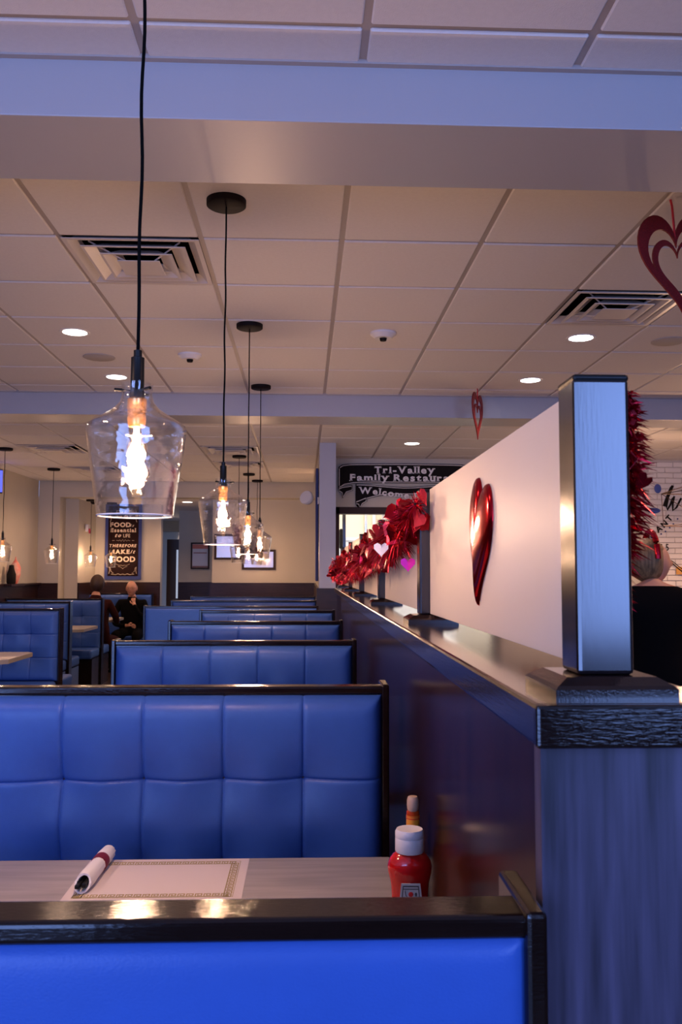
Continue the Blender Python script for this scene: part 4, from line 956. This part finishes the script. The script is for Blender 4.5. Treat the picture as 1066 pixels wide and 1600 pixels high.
# dark haired person seen from behind, seated in the left booth beyond the third bench
def seated_back(loc, label, cloth, hairmat, rz, zs=1.0):
    global V, E
    V = [(0, 0, .56, .16, .13), (0, .0, .78, .16, .12), (0, .0, 1.0, .175, .12), (0, .0, 1.08, .11, .09), (0, -.01, 1.14, .058), (0, -.02, 1.2, .055)]; E = [(0, 1), (1, 2), (2, 3), (3, 4), (4, 5)]
    limb(0, [(-.11, -.08, .54, .10), (-.13, -.28, .54, .08), (-.14, -.42, .53, .064), (-.14, -.44, .3, .05), (-.14, -.43, .1, .04), (-.14, -.52, .05, .04, .03)])
    limb(0, [(.11, -.08, .54, .10), (.13, -.28, .54, .08), (.14, -.42, .53, .064), (.14, -.44, .3, .05), (.14, -.43, .1, .04), (.14, -.52, .05, .04, .03)])
    for s in (-1, 1):
        iw = limb(2, [(s*.18, 0, 1.04, .062), (s*.25, -.06, .88, .05), (s*.24, -.14, .80, .042), (s*.16, -.32, .81, .033), (s*.11, -.40, .80, .025)])
        hand_chain(V, E, (s*.11, -.40, .80), (-s*.3, -.9, 0), (-s*.9, .3, .1), (0, 0, -1), iw, .95, .3)
    o, Mx = figure(loc, label, V, E, (0, -.05, 1.285), cloth, 1.145, .98, yaw=math.radians(25), hands=(((-.09, -.46, .80), .085), ((.09, -.46, .80), .085)), rz=rz)
    bm = bmesh.new(); t = bmesh.new(); bmesh.ops.create_uvsphere(t, u_segments=24, v_segments=16, radius=.108)
    for v in t.verts:
        v.co.x *= .86; v.co.y = v.co.y*1.0+.016; v.co.z = v.co.z*1.12+.012
        if v.co.y < -.045: v.co.y = -.045+(v.co.y+.045)*.15 if v.co.z < .07 else v.co.y
    merge(bm, t); bm.transform(Mx); obj('hair', bm, hairmat, o, smooth=True); return o
sb = seated_back((-2.98, 12.3, 0), 'dark haired person in maroon, back turned, across the table from the bald man', m_mcloth, m_hair, PI, 1)
sb.rotation_euler[2] = math.radians(172); sb.location = (-2.775, 11.63, -.045)
# standing woman beyond the divider, seen from behind, red glitter headband
V = [(0, 0, .84, .165, .12), (0, 0, 1.0, .145, .10), (0, .0, 1.18, .175, .12), (0, .01, 1.30, .15, .10), (0, .0, 1.345, .052), (0, -.01, 1.37, .048)]; E = [(0, 1), (1, 2), (2, 3), (3, 4), (4, 5)]
for s in (-1, 1):
    limb(0, [(s*.09, 0, .76, .095), (s*.095, 0, .46, .062), (s*.10, .01, .25, .052), (s*.10, .02, .08, .04), (s*.105, -.05, .045, .042, .035), (s*.11, -.14, .035, .035, .025)])
    iw = limb(3, [(s*.17, .01, 1.27, .066), (s*.215, .01, 1.06, .046), (s*.235, -.01, .96, .04), (s*.22, -.12, .84, .032), (s*.20, -.18, .79, .024)])
    hand_chain(V, E, (s*.20, -.18, .79), (-s*.1, -.6, -.7), (-s*.4, -.8, .3), (-s*1, 0, 0), iw, .9, .4)
wm, Mx = figure((1.74, 4.4, 0), 'person in black with blond hair and red glitter headband beyond the divider', V, E, (0, -.02, 1.455), m_cloth, 1.33, .93, yaw=math.radians(-78), hands=(((-.19, -.22, .73), .1), ((.19, -.22, .73), .1)), rz=math.radians(170))
bm = bmesh.new(); t = bmesh.new(); bmesh.ops.create_uvsphere(t, u_segments=28, v_segments=18, radius=.108)
for v in t.verts:
    v.co.x *= .88; v.co.y = v.co.y*1.0+.02; v.co.z = v.co.z*1.12+.012
    if v.co.y < -.04 and v.co.z < .07: v.co.y = -.04+(v.co.y+.04)*.12
merge(bm, t); ball(bm, (0, .10, .03), .045, (1, 1.1, 1)); bm.transform(Mx); obj('hair', bm, m_blond, wm, smooth=True)
bm = bmesh.new(); tube(bm, [(.098*math.cos(a), .0, .018+.150*math.sin(a)) for a in [PI*i/24 for i in range(25)]], .016, 8); bm.transform(Mx); obj('glitter_headband', bm, m_tinsel, wm)
